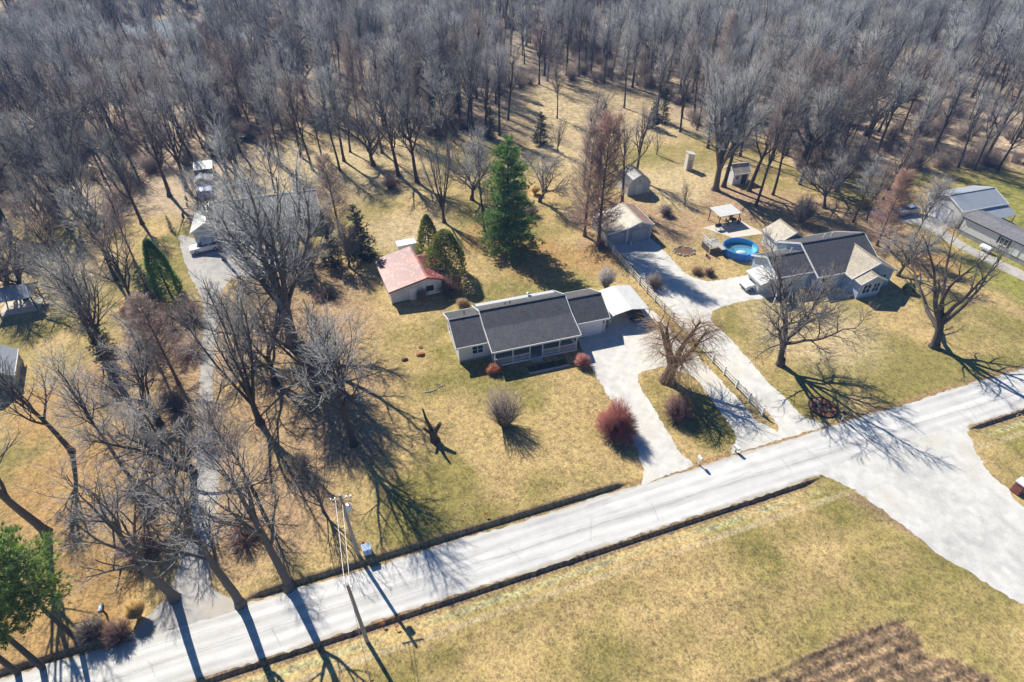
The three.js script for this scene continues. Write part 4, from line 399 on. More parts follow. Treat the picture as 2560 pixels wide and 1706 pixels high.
{ const t = thing('newspaper_tube', 'small white delivery box at the right corner of the grass island', 'delivery box', [23.75, 0.02, -41.25], RAD(30)); part(t, 'tube', B(-0.16, 0.16, 0.55, 0.85, -0.35, 0.35), M.white); part(t, 'opening', B(-0.12, 0.12, 0.6, 0.8, 0.352, 0.358), M.black); part(t, 'post', B(-0.05, 0.05, 0, 0.55, -0.05, 0.05), M.darkWood);
  const b = thing('brick_mailbox', 'red brick mailbox pillar with white cap beside the white gravel', 'mailbox', [50.3, 0, -36.2], RAD(28)); const brk = B(0, 0.235, 0, 0.085, -0.1, 0), brk2 = [M.brick, mapped(speck([0.36, 0.13, 0.085], 0.3, 16, 1, 128, 61), 0.9), mapped(speck([0.24, 0.075, 0.055], 0.3, 16, 1, 128, 62), 0.9)], r = rng(8); part(b, 'core', B(-0.36, 0.36, 0, 1.4, -0.36, 0.36), M.stone); for (let k = 0; k < 14; k++) for (let s = 0; s < 4; s++) for (let i = 0; i < 3; i++) { const m = part(b, 'brick', brk, brk2[Math.floor(r() * 3)]); const o = -0.37 + i * 0.25 + (k % 2 ? 0.01 : -0.03); m.rotation.y = s * Math.PI / 2; const v = new THREE.Vector3(o, 0.01 + k * 0.1, 0.455).applyAxisAngle(new THREE.Vector3(0, 1, 0), s * Math.PI / 2); m.position.copy(v); } part(b, 'cap', prism([[-0.52, 1.41, -0.52], [0.52, 1.41, -0.52], [0.52, 1.41, 0.52], [-0.52, 1.41, 0.52]], [0, 0.14, 0]), M.white); part(b, 'box_door', B(-0.14, 0.14, 1.0, 1.25, 0.456, 0.48), M.black);
  const w = thing('wagon_wheel_bed', 'round flower bed ringed with dark edging in the corner of the right lawn', 'flower bed', [35.6, 0, -47.7]); part(w, 'edging', plain(new THREE.TorusGeometry(1.55, 0.07, 8, 40)).rotateX(Math.PI / 2).translate(0, 0.09, 0), M.rubber); part(w, 'soil', plain(new THREE.CylinderGeometry(1.5, 1.5, 0.08, 30)).translate(0, 0.05, 0), M.mulch); for (let k = 0; k < 7; k++) { const a = k * 0.9; const g = plain(new THREE.DodecahedronGeometry(0.16 + 0.05 * (k % 3), 0)); part(w, 'stone', moved(g, Math.cos(a) * 0.8, 0.14, Math.sin(a) * 0.7), k % 2 ? M.stone : M.darkWood); } part(w, 'log', cyl([-1.3, 0.15, -0.2], [-0.3, 0.18, -0.5], 0.06, 0.05, 7), M.poleWood);
  const sg = thing('yard_sign', 'small white-and-black yard sign at the right edge across the street', 'sign', [57.3, 0, -46.2], RAD(-25)); part(sg, 'board', B(-0.5, 0.5, 0.35, 0.75, -0.03, 0.03), M.black); part(sg, 'band', B(-0.5, 0.5, 0.47, 0.55, 0.031, 0.04), M.white); part(sg, 'stake', B(-0.42, -0.37, 0, 0.35, -0.02, 0.02), M.white); part(sg, 'stake', B(0.37, 0.42, 0, 0.35, -0.02, 0.02), M.white); }
for (const [x, z, lab] of [[-10.8, -23.0, 'left orange marker stake in the weeds on the near roadside'], [-9.6, -22.7, 'right orange marker stake in the weeds on the near roadside'], [-2.6, -33.0, 'orange marker stake on the front lawn above the bank']]) { const t = thing('marker_stake', lab, 'marker', [x, gy(x, z), z], 0.4, 'orange marker stakes'); part(t, 'stake', cyl([0, 0, 0], [0, 0.55, 0], 0.025, 0.02, 6), M.orange); part(t, 'flag', B(0, 0.28, 0.34, 0.55, -0.01, 0.01), M.orange); }
// dead stump with three broken limbs
{ const t = thing('dead_stump', 'dead tree stump with three broken limbs on the front lawn', 'stump', [-8.3, gy(-8.3, -42.7), -42.7]); const bk = M.darkWood; part(t, 'trunk', merge([cyl([0, -0.1, 0], [-0.1, 0.5, 0], 0.62, 0.45, 12), cyl([-0.1, 0.5, 0], [-0.1, 1.7, -0.05], 0.45, 0.42, 12)]), bk); part(t, 'limb', merge([cyl([-0.25, 1.4, -0.1], [-0.7, 3.1, -0.2], 0.24, 0.16, 9), cyl([-0.7, 3.1, -0.2], [-0.95, 4.6, -0.3], 0.16, 0.09, 8)]), bk); part(t, 'limb', cyl([0.1, 1.4, 0], [0.75, 2.6, -0.1], 0.28, 0.2, 9), bk); part(t, 'limb', cyl([-0.3, 1.2, 0.1], [-1.05, 2.2, 0.2], 0.2, 0.13, 8), bk); }
// heaps and little pieces on the lawns
function heap(name, label, category, [x, z], rx, rz, h, mat, seed) { const g = new THREE.SphereGeometry(1, 18, 8, 0, 6.2832, 0, 1.5708), p = g.attributes.position; for (let i = 0; i < p.count; i++) { const k = 0.8 + 0.4 * vn(p.getX(i) * 3 + seed, p.getZ(i) * 3 + p.getY(i)); p.setXYZ(i, p.getX(i) * rx * k, p.getY(i) * h * k, p.getZ(i) * rz * k); } g.computeVertexNormals(); return solo(name, label, category, plain(g), mat, [x, gy(x, z) - 0.01, z]); }
heap('mulch_heap', 'heap of red-brown mulch on the lawn left of the middle house', 'mulch heap', [-11.5, -56.8], 0.55, 0.4, 0.35, M.mulch, 2); heap('soil_heap', 'dark soil heap left of the mulch heap on the lawn', 'soil heap', [-13.4, -55.9], 0.45, 0.35, 0.3, M.soil, 6);
solo('dug_hole_cover', 'round dark lid on the lawn above the mulch heap', 'lid', cyl([0, 0, 0], [0, 0.08, 0], 0.32, 0.3, 18), M.soil, [-11.7, 0, -58.3]);
{ const st = thing('stone_edging', 'short curved row of pale stones on the lawn left of the porch', 'stone edging', [-9.2, 0, -50.2]); for (let k = 0; k < 9; k++) { const r = rng(60 + k), g = plain(new THREE.DodecahedronGeometry(0.07 + r() * 0.07, 0)); g.scale(1.3, 0.7, 1); g.rotateY(r() * 6); part(st, 'stone', moved(g, k * 0.26 - 1, 0.06, -k * 0.14 + Math.sin(k * 0.5) * 0.2), M.stone); }
  const bed = thing('porch_flower_bed', 'flower bed with pale stone edging in the shade before the porch', 'flower bed', [2.6, 0, -54.9], RAD(17.2)); part(bed, 'soil', B(-0.8, 4.2, 0.005, 0.06, 0.1, 1.2), M.soil); for (let k = 0; k < 16; k++) part(bed, 'edging_block', B(-0.9 + k * 0.325, -0.6 + k * 0.325, 0.005, 0.14, 1.21, 1.42), M.concrete); for (let k = 0; k < 5; k++) part(bed, 'dwarf_shrub', (() => { const g = new THREE.IcosahedronGeometry(0.28, 1); return moved(plain(g), k * 0.85, 0.24, 0.65); })(), std(C(0.05, 0.055, 0.03), 1)); 
  const tb = thing('yard_cart', 'small black-and-white cart standing on the left lawn', 'cart', [-67.8, 0, -74.4], 0.5); part(tb, 'tub', prism([[-0.5, 0.35, 0.3], [0.5, 0.35, 0.3], [0.5, 0.35, -0.3], [-0.5, 0.35, -0.3]], [0, 0.35, 0]), M.black); part(tb, 'rim', B(-0.56, 0.56, 0.702, 0.76, -0.36, 0.36), M.white); for (const x of [-0.35, 0.35]) part(tb, 'wheel', cyl([x, 0.2, -0.36], [x, 0.2, -0.3], 0.2, 0.2, 12), M.rubber); part(tb, 'handle', bar([0.5, 0.6, 0], [1.1, 0.95, 0], 0.05), M.steel);
  [[-58.9, -99.5], [-57.6, -96.9], [-56.6, -92.8]].forEach(([x, z], k) => { const t = thing('cut_stump', ['small dark stump near the blue tarp, farthest of three', 'small dark stump near the blue tarp, middle of three', 'small dark stump near the hidden house, nearest of three'][k], 'stump', [x, 0, z], k, 'small dark stumps on the left lawn'); part(t, 'trunk', cyl([0, -0.05, 0], [0.05, 0.5, 0], 0.24, 0.17, 9), M.darkWood); part(t, 'snag', cyl([0.02, 0.4, 0], [0.18, 0.85, 0.05], 0.09, 0.04, 6), M.darkWood); });
  const br = thing('retaining_fence', 'short dark board fence behind the conical evergreen on the left', 'fence', [-50.6, 0, -74.8], RAD(-62)); for (let k = 0; k < 8; k++) part(br, 'board', B(0.02, 3.2, 0.05 + k * 0.16, 0.19 + k * 0.16, -0.03, 0.03), M.darkWood); for (const x of [0, 1.6, 3.2]) part(br, 'post', B(x - 0.06, x + 0.06, 0, 1.45, -0.1, -0.032), M.darkWood);
  const lb = thing('roadside_mailbox', 'dark mailbox with a pale top under the roadside pines', 'mailbox', [-33.9, gy(-33.9, -23.7), -23.7], RAD(20)); part(lb, 'post', B(-0.06, 0.06, 0, 0.9, -0.06, 0.06), M.darkWood); part(lb, 'box', B(-0.16, 0.16, 0.9, 1.18, -0.3, 0.3), M.black); part(lb, 'top', cyl([0, 1.181, -0.3], [0, 1.181, 0.3], 0.15, 0.15, 10), M.paleBlue); }
// ---------------------------------------------------------------- trees and shrubs
const V3 = THREE.Vector3;
class Limbs { // collects tapered tubes into one indexed geometry
  constructor() { this.top = 0; this.p = []; this.n = []; this.i = []; }
  tube(pts, rad, sides) {
    const a = new V3(), b = new V3(), d = new V3(), base = this.p.length / 3, last = pts.length - 1, tip = rad[last] < 0.004;
    d.copy(pts[1]).sub(pts[0]).normalize(); a.set(Math.abs(d.y) > 0.9 ? 1 : 0, Math.abs(d.y) > 0.9 ? 0 : 1, 0).cross(d).normalize();
    for (let k = 0; k <= last; k++) { d.copy(pts[Math.min(k + 1, last)]).sub(pts[Math.max(k - 1, 0)]).normalize(); a.addScaledVector(d, -a.dot(d)).normalize(); b.copy(d).cross(a); if (k === last && tip) { this.p.push(pts[k].x, pts[k].y, pts[k].z); this.n.push(d.x, d.y, d.z); break; } for (let s = 0; s < sides; s++) { const t = s / sides * 6.28319, c = Math.cos(t), q = Math.sin(t), nx = a.x * c + b.x * q, ny = a.y * c + b.y * q, nz = a.z * c + b.z * q; this.p.push(pts[k].x + nx * rad[k], pts[k].y + ny * rad[k], pts[k].z + nz * rad[k]); this.n.push(nx, ny, nz); } }
    for (let k = 0; k <= last; k++) if (pts[k].y > this.top) this.top = pts[k].y;
    for (let k = 0; k < last; k++) for (let s = 0; s < sides; s++) { const x = base + k * sides + s, y = base + k * sides + (s + 1) % sides; if (k === last - 1 && tip) this.i.push(x, y, base + last * sides); else { const z = x + sides, w = y + sides; this.i.push(x, y, w, x, w, z); } }
  }
  get count() { return this.i.length / 3; }
  geo(color) { const g = new THREE.BufferGeometry(); g.setAttribute('position', new THREE.Float32BufferAttribute(this.p, 3)); g.setAttribute('normal', new THREE.Float32BufferAttribute(this.n, 3)); g.setAttribute('uv', new THREE.BufferAttribute(new Float32Array(this.p.length / 3 * 2), 2)); g.setIndex(this.i); if (color) { const c = new Float32Array(this.p.length); for (let k = 0; k < c.length; k += 3) c.set(color, k); g.setAttribute('color', new THREE.BufferAttribute(c, 3)); } return g; }
}
const perp = (d, az, out) => { const a = new V3(Math.abs(d.y) > 0.9 ? 1 : 0, Math.abs(d.y) > 0.9 ? 0 : 1, 0).cross(d).normalize(), b = d.clone().cross(a); return out.copy(a).multiplyScalar(Math.cos(az)).addScaledVector(b, Math.sin(az)); };
function growTree(o) {
  const r = rng(o.seed), P = [new Limbs(), new Limbs(), new Limbs()], tmp = new V3(), J = k => (r() - 0.5) * 2 * k, lv = o.levels, UP3 = new V3(0, 1, 0);
  const grow = (lev, p0, d0, len, r0) => {
    const L = lv[lev], n = L.seg, pts = [p0.clone()], rad = [r0], d = d0.clone(), dirs = [d0.clone()], r1 = lev === lv.length - 1 ? 0 : r0 * (L.end ?? 0.25);
    for (let k = 1; k <= n; k++) { d.x += J(L.wob); d.y += J(L.wob) + (L.up || 0); d.z += J(L.wob); d.normalize(); pts.push(pts[k - 1].clone().addScaledVector(d, len / n)); rad.push(lerp(r0, r1, Math.pow(k / n, 0.9))); dirs.push(d.clone()); }
    P[L.part].tube(pts, rad, L.sides);
    if (lev + 1 >= lv.length) return;
    const Cd = lv[lev + 1], cnt = Math.round(L.kids * (0.85 + r() * 0.3)); let az = r() * 6.28;
    for (let k = 0; k < cnt; k++) {
      const t = lerp(L.from, 1, (k + 0.3 + r() * 0.5) / cnt), f = t * n, q = Math.min(Math.floor(f), n - 1), pos = pts[q].clone().lerp(pts[q + 1], f - q), bd = dirs[Math.min(q + 1, n)], ang = lerp(Cd.a0, Cd.a1, 1 - t) + J(0.14); az += 2.4 + J(0.6);
      perp(bd, az, tmp); const dir = bd.clone().multiplyScalar(Math.cos(ang)).addScaledVector(tmp, Math.sin(ang)).normalize();
      const rr = lerp(rad[q], rad[q + 1], f - q), shape = L.shape ? L.shape(t) : lerp(1, 0.55, t); grow(lev + 1, pos, dir, (Cd.len ?? len * Cd.ratio) * shape * (0.75 + r() * 0.5), Math.max(Cd.min, Math.min(rr * 0.72, Cd.max ?? 9)));
    }
  };
  grow(0, new V3(0, -0.15, 0), new V3(J(o.lean || 0.04), 1, J(o.lean || 0.04)).normalize(), o.trunk, o.r);
  // root flare
  P[0].tube([new V3(0, -0.15, 0), new V3(0, 0.25, 0), new V3(0, 0.7, 0)], [o.r * 1.55, o.r * 1.2, o.r * 1.0], 9);
  // height to the top of the visible crown, single wisps left out
  const ys = []; for (let k = 1; k < P[2].p.length; k += 3) ys.push(P[2].p[k]); ys.sort((a, b) => a - b); const top = ys[Math.floor(ys.length * 0.965)];
  return { limbs: P, height: top, bark: o.bark, twig: o.twig };
}
// growth recipes; lengths in metres
const lastTwig = (len, n = 1) => ({ seg: 1, sides: 3, wob: 0.1, up: 0.12, part: 2, min: 0.012, max: 0.016, len, a0: 0.35, a1: 0.85 });
const hardLv = (k1, k2, k3, k4, w = 1, limb = 8) => [
  { seg: 7, sides: 9, wob: 0.05, part: 0, kids: k1, from: 0.42, end: 0.35, shape: t => lerp(1.0, 0.8, t) },
  { seg: 6, sides: 6, wob: 0.12 * w, up: 0.1, part: 1, kids: k2, from: 0.22, end: 0.22, min: 0.09, len: limb, a0: 0.22, a1: 0.75 * w, shape: t => lerp(1.15, 0.5, t) },
  { seg: 4, sides: 4, wob: 0.16 * w, up: 0.09, part: 1, kids: k3, from: 0.15, end: 0.3, min: 0.028, len: 3.3, a0: 0.45, a1: 0.8, max: 0.075, shape: t => lerp(1.1, 0.6, t) },
  { seg: 2, sides: 3, wob: 0.2, up: 0.09, part: 2, kids: k4, from: 0.1, end: 0.35, min: 0.017, len: 1.6, a0: 0.45, a1: 0.85, max: 0.028, shape: t => lerp(1.1, 0.7, t) }, lastTwig(0.85)];
const BARK = std(C(0.085, 0.07, 0.06), 0.95), BARKG = std(C(0.14, 0.125, 0.11), 0.95), BARKP = std(C(0.42, 0.4, 0.37), 0.9), BARKW = std(C(0.17, 0.12, 0.08), 0.95);
const TWG = std(C(0.46, 0.455, 0.44), 0.8), TWD = std(C(0.29, 0.28, 0.265), 0.85), TWB = std(C(0.37, 0.28, 0.235), 0.9), TWR = std(C(0.38, 0.225, 0.175), 0.9), TWP = std(C(0.36, 0.335, 0.32), 0.85), TWW = std(C(0.36, 0.225, 0.115), 0.9), TWO = std(C(0.15, 0.125, 0.095), 0.9), TWC = std(C(0.19, 0.17, 0.155), 0.9);
const protoDefs = {
  hard: [1, 2, 3, 4].map(k => ({ seed: 100 + k, trunk: 11, r: 0.33, bark: BARK, twig: [TWG, TWD, TWD, TWB][k - 1], levels: hardLv(9 + k % 2, 8, 5, 5, 0.95 + 0.1 * k, 7.6) })),
  wood: [1, 2, 3, 4].map(k => ({ seed: 240 + k, trunk: 13, r: 0.28, bark: BARK, twig: [TWG, TWD, TWG, TWB][k - 1], levels: hardLv(7 + k % 3, [7, 6, 8, 5][k - 1], 5, 5, [0.6, 0.95, 0.75, 0.85][k - 1], [5.5, 7.5, 6.2, 6.8][k - 1]) })),
  road: [1, 2].map(k => ({ seed: 260 + k, trunk: 12.5, r: 0.34, lean: 0.06, bark: BARKG, twig: TWP, levels: hardLv(7, 6, 4, 4, 1.05, 6.4) })),
  slim: [1, 2].map(k => ({ seed: 120 + k, trunk: 14.5, r: 0.22, bark: BARK, twig: k > 1 ? TWB : TWG, levels: hardLv(11, 6, 6, 5, 0.72, 4.4) })),
  vase: [{ seed: 131, trunk: 4.6, r: 0.42, bark: BARK, twig: TWD, levels: [{ seg: 4, sides: 9, wob: 0.04, part: 0, kids: 8, from: 0.62, end: 0.6, shape: () => 1 }, { seg: 8, sides: 6, wob: 0.07, up: 0.05, part: 1, kids: 9, from: 0.25, end: 0.15, min: 0.09, len: 13, a0: 0.2, a1: 0.55, shape: t => lerp(1, 0.45, t) }, { seg: 5, sides: 4, wob: 0.12, up: 0.09, part: 1, kids: 7, from: 0.2, end: 0.25, min: 0.03, max: 0.07, len: 4.2, a0: 0.3, a1: 0.55, shape: t => lerp(1.1, 0.6, t) }, { seg: 2, sides: 3, wob: 0.18, up: 0.1, part: 2, kids: 5, from: 0.1, end: 0.35, min: 0.016, max: 0.026, len: 1.7, a0: 0.4, a1: 0.8 }, lastTwig(0.9)] }],
  big: [{ seed: 141, trunk: 7.5, r: 0.55, bark: BARKG, twig: TWG, levels: [{ seg: 5, sides: 11, wob: 0.06, part: 0, kids: 9, from: 0.5, end: 0.6, shape: () => 1 }, { seg: 8, sides: 7, wob: 0.11, up: 0.07, part: 1, kids: 11, from: 0.2, end: 0.15, min: 0.12, len: 15, a0: 0.18, a1: 0.8, shape: t => lerp(1, 0.45, t) }, { seg: 5, sides: 5, wob: 0.14, up: 0.09, part: 1, kids: 10, from: 0.15, end: 0.22, min: 0.035, max: 0.1, len: 5.2, a0: 0.35, a1: 0.75, shape: t => lerp(1.1, 0.6, t) }, { seg: 3, sides: 3, wob: 0.18, up: 0.1, part: 2, kids: 7, from: 0.08, end: 0.35, min: 0.017, max: 0.03, len: 1.9, a0: 0.4, a1: 0.85 }, lastTwig(0.95)] }],
  dense: [{ seed: 151, trunk: 3.6, r: 0.2, bark: BARKG, twig: TWC, levels: [{ seg: 4, sides: 8, wob: 0.05, part: 0, kids: 14, from: 0.5, end: 0.5, shape: () => 1 }, { seg: 4, sides: 5, wob: 0.14, up: 0.06, part: 1, kids: 11, from: 0.15, end: 0.3, min: 0.04, len: 3.6, a0: 0.35, a1: 1.5, shape: t => lerp(1, 0.6, t) }, { seg: 3, sides: 3, wob: 0.2, up: 0.05, part: 2, kids: 8, from: 0.1, end: 0.3, min: 0.02, max: 0.035, len: 1.5, a0: 0.5, a1: 0.95 }, { seg: 2, sides: 3, wob: 0.2, up: 0.04, part: 2, kids: 5, from: 0.1, end: 0.4, min: 0.013, max: 0.02, len: 0.8, a0: 0.5, a1: 0.9 }, lastTwig(0.5)] }],
  larch: [1, 2].map(k => ({ seed: 160 + k, trunk: 14, r: 0.19, bark: BARKW, twig: k > 1 ? TWR : TWB, levels: [{ seg: 9, sides: 7, wob: 0.02, part: 0, kids: 84, from: 0.1, end: 0.08, shape: t => lerp(1.15, 0.28, t) }, { seg: 4, sides: 3, wob: 0.08, up: 0.09, part: 1, kids: 15, from: 0.12, end: 0.2, min: 0.022, max: 0.038, len: 3.4, a0: 0.75, a1: 1.15, shape: t => lerp(1.1, 0.5, t) }, { seg: 2, sides: 3, wob: 0.15, up: 0.08, part: 2, kids: 6, from: 0.1, end: 0.4, min: 0.016, max: 0.02, len: 1.0, a0: 0.5, a1: 0.8 }, { ...lastTwig(0.5), min: 0.016, max: 0.02 }] })),
  crab: [1, 2].map(k => ({ seed: 170 + k, trunk: 3.0, r: 0.26, lean: 0.15, bark: BARK, twig: k > 1 ? TWP : TWC, levels: [{ seg: 4, sides: 8, wob: 0.12, part: 0, kids: 7, from: 0.55, end: 0.7, shape: () => 1 }, { seg: 7, sides: 6, wob: 0.25, up: 0.03, part: 1, kids: 9, from: 0.25, end: 0.2, min: 0.09, len: 6.2, a0: 0.45, a1: 1.15, shape: t => lerp(1, 0.5, t) }, { seg: 5, sides: 4, wob: 0.3, up: 0.05, part: 1, kids: 9, from: 0.15, end: 0.3, min: 0.03, max: 0.07, len: 2.9, a0: 0.5, a1: 1.0 }, { seg: 2, sides: 3, wob: 0.3, up: 0.05, part: 2, kids: 8, from: 0.1, end: 0.35, min: 0.016, max: 0.026, len: 1.3, a0: 0.5, a1: 0.95 }, lastTwig(0.65)] })),
  oak: [{ seed: 183, trunk: 5.2, r: 0.52, lean: 0.12, bark: BARK, twig: TWO, levels: [{ seg: 5, sides: 10, wob: 0.08, part: 0, kids: 8, from: 0.45, end: 0.7, shape: () => 1 }, { seg: 9, sides: 7, wob: 0.2, up: 0.04, part: 1, kids: 9, from: 0.25, end: 0.12, min: 0.15, len: 11, a0: 0.4, a1: 1.15, shape: t => lerp(1, 0.45, t) }, { seg: 6, sides: 5, wob: 0.26, up: 0.06, part: 1, kids: 6, from: 0.2, end: 0.2, min: 0.035, max: 0.1, len: 4.2, a0: 0.45, a1: 0.95 }, { seg: 3, sides: 3, wob: 0.28, up: 0.05, part: 2, kids: 5, from: 0.1, end: 0.3, min: 0.017, max: 0.03, len: 1.5, a0: 0.5, a1: 0.9 }, lastTwig(0.6)] }],
  willow: [{ seed: 191, trunk: 2.8, r: 0.52, bark: BARKW, twig: TWW, levels: [{ seg: 3, sides: 10, wob: 0.05, part: 0, kids: 7, from: 0.6, end: 0.75, shape: () => 1 }, { seg: 6, sides: 7, wob: 0.14, up: 0.06, part: 1, kids: 7, from: 0.4, end: 0.3, min: 0.2, len: 5.4, a0: 0.35, a1: 0.95, shape: t => lerp(0.9, 0.5, t) }, { seg: 4, sides: 4, wob: 0.25, up: 0.02, part: 1, kids: 20, from: 0.2, end: 0.3, min: 0.04, max: 0.09, len: 2.2, a0: 0.5, a1: 1.1 }, { seg: 5, sides: 3, wob: 0.1, up: -0.22, part: 2, kids: 3, from: 0.2, end: 0.3, min: 0.012, max: 0.018, len: 2.3, a0: 0.5, a1: 1.2 }, { seg: 1, sides: 3, wob: 0.1, up: -0.2, part: 2, min: 0.01, max: 0.012, len: 0.8, a0: 0.3, a1: 0.7 }] }],
  birch: [{ seed: 201, trunk: 8, r: 0.15, bark: BARKG, twig: TWP, levels: hardLv(11, 6, 6, 5, 1, 3.4) }],
  small: [1, 2].map(k => ({ seed: 210 + k, trunk: 1.6, r: 0.09, bark: BARKG, twig: TWC, levels: [{ seg: 3, sides: 6, wob: 0.05, part: 0, kids: 9, from: 0.4, end: 0.6, shape: () => 1 }, { seg: 5, sides: 4, wob: 0.1, up: 0.08, part: 1, kids: 7, from: 0.2, end: 0.2, min: 0.03, len: 3.8, a0: 0.15, a1: 0.6 }, { seg: 3, sides: 3, wob: 0.15, up: 0.08, part: 2, kids: 6, from: 0.15, end: 0.3, min: 0.014, max: 0.024, len: 1.3, a0: 0.4, a1: 0.7 }, lastTwig(0.6)] })),
};
const protos = {}; let triTotal = 0;
for (const [k, list] of Object.entries(protoDefs)) protos[k] = list.map(d => { const t = growTree(d); t.geos = t.limbs.map(l => { triTotal += l.count; return l.geo(); }); return t; });
console.log('bare tree triangles', triTotal, Object.entries(protos).map(([k, l]) => k + ':' + l.map(p => p.height.toFixed(1) + '/' + p.limbs.reduce((s, q) => s + q.count, 0)).join(',')).join(' '));
function plantTree(name, proto, x, z, h, turn, wide, label, category, group) {
  const t = thing(name, label, category, [x, gy(x, z), z], turn, group), k = h / proto.height; t.scale.set(k * wide, k, k * wide); part(t, 'trunk', proto.geos[0], proto.bark); part(t, 'limbs', proto.geos[1], proto.bark); part(t, 'crown', proto.geos[2], proto.twig); return t;
}
const NAMES = { hard: 'bare_tree', slim: 'slender_tree', road: 'roadside_tree', vase: 'vase_tree', big: 'spreading_tree', dense: 'dense_tree', larch: 'feathery_tree', crab: 'crooked_tree', oak: 'oak_tree', willow: 'willow_tree', birch: 'pale_tree', small: 'young_tree' };
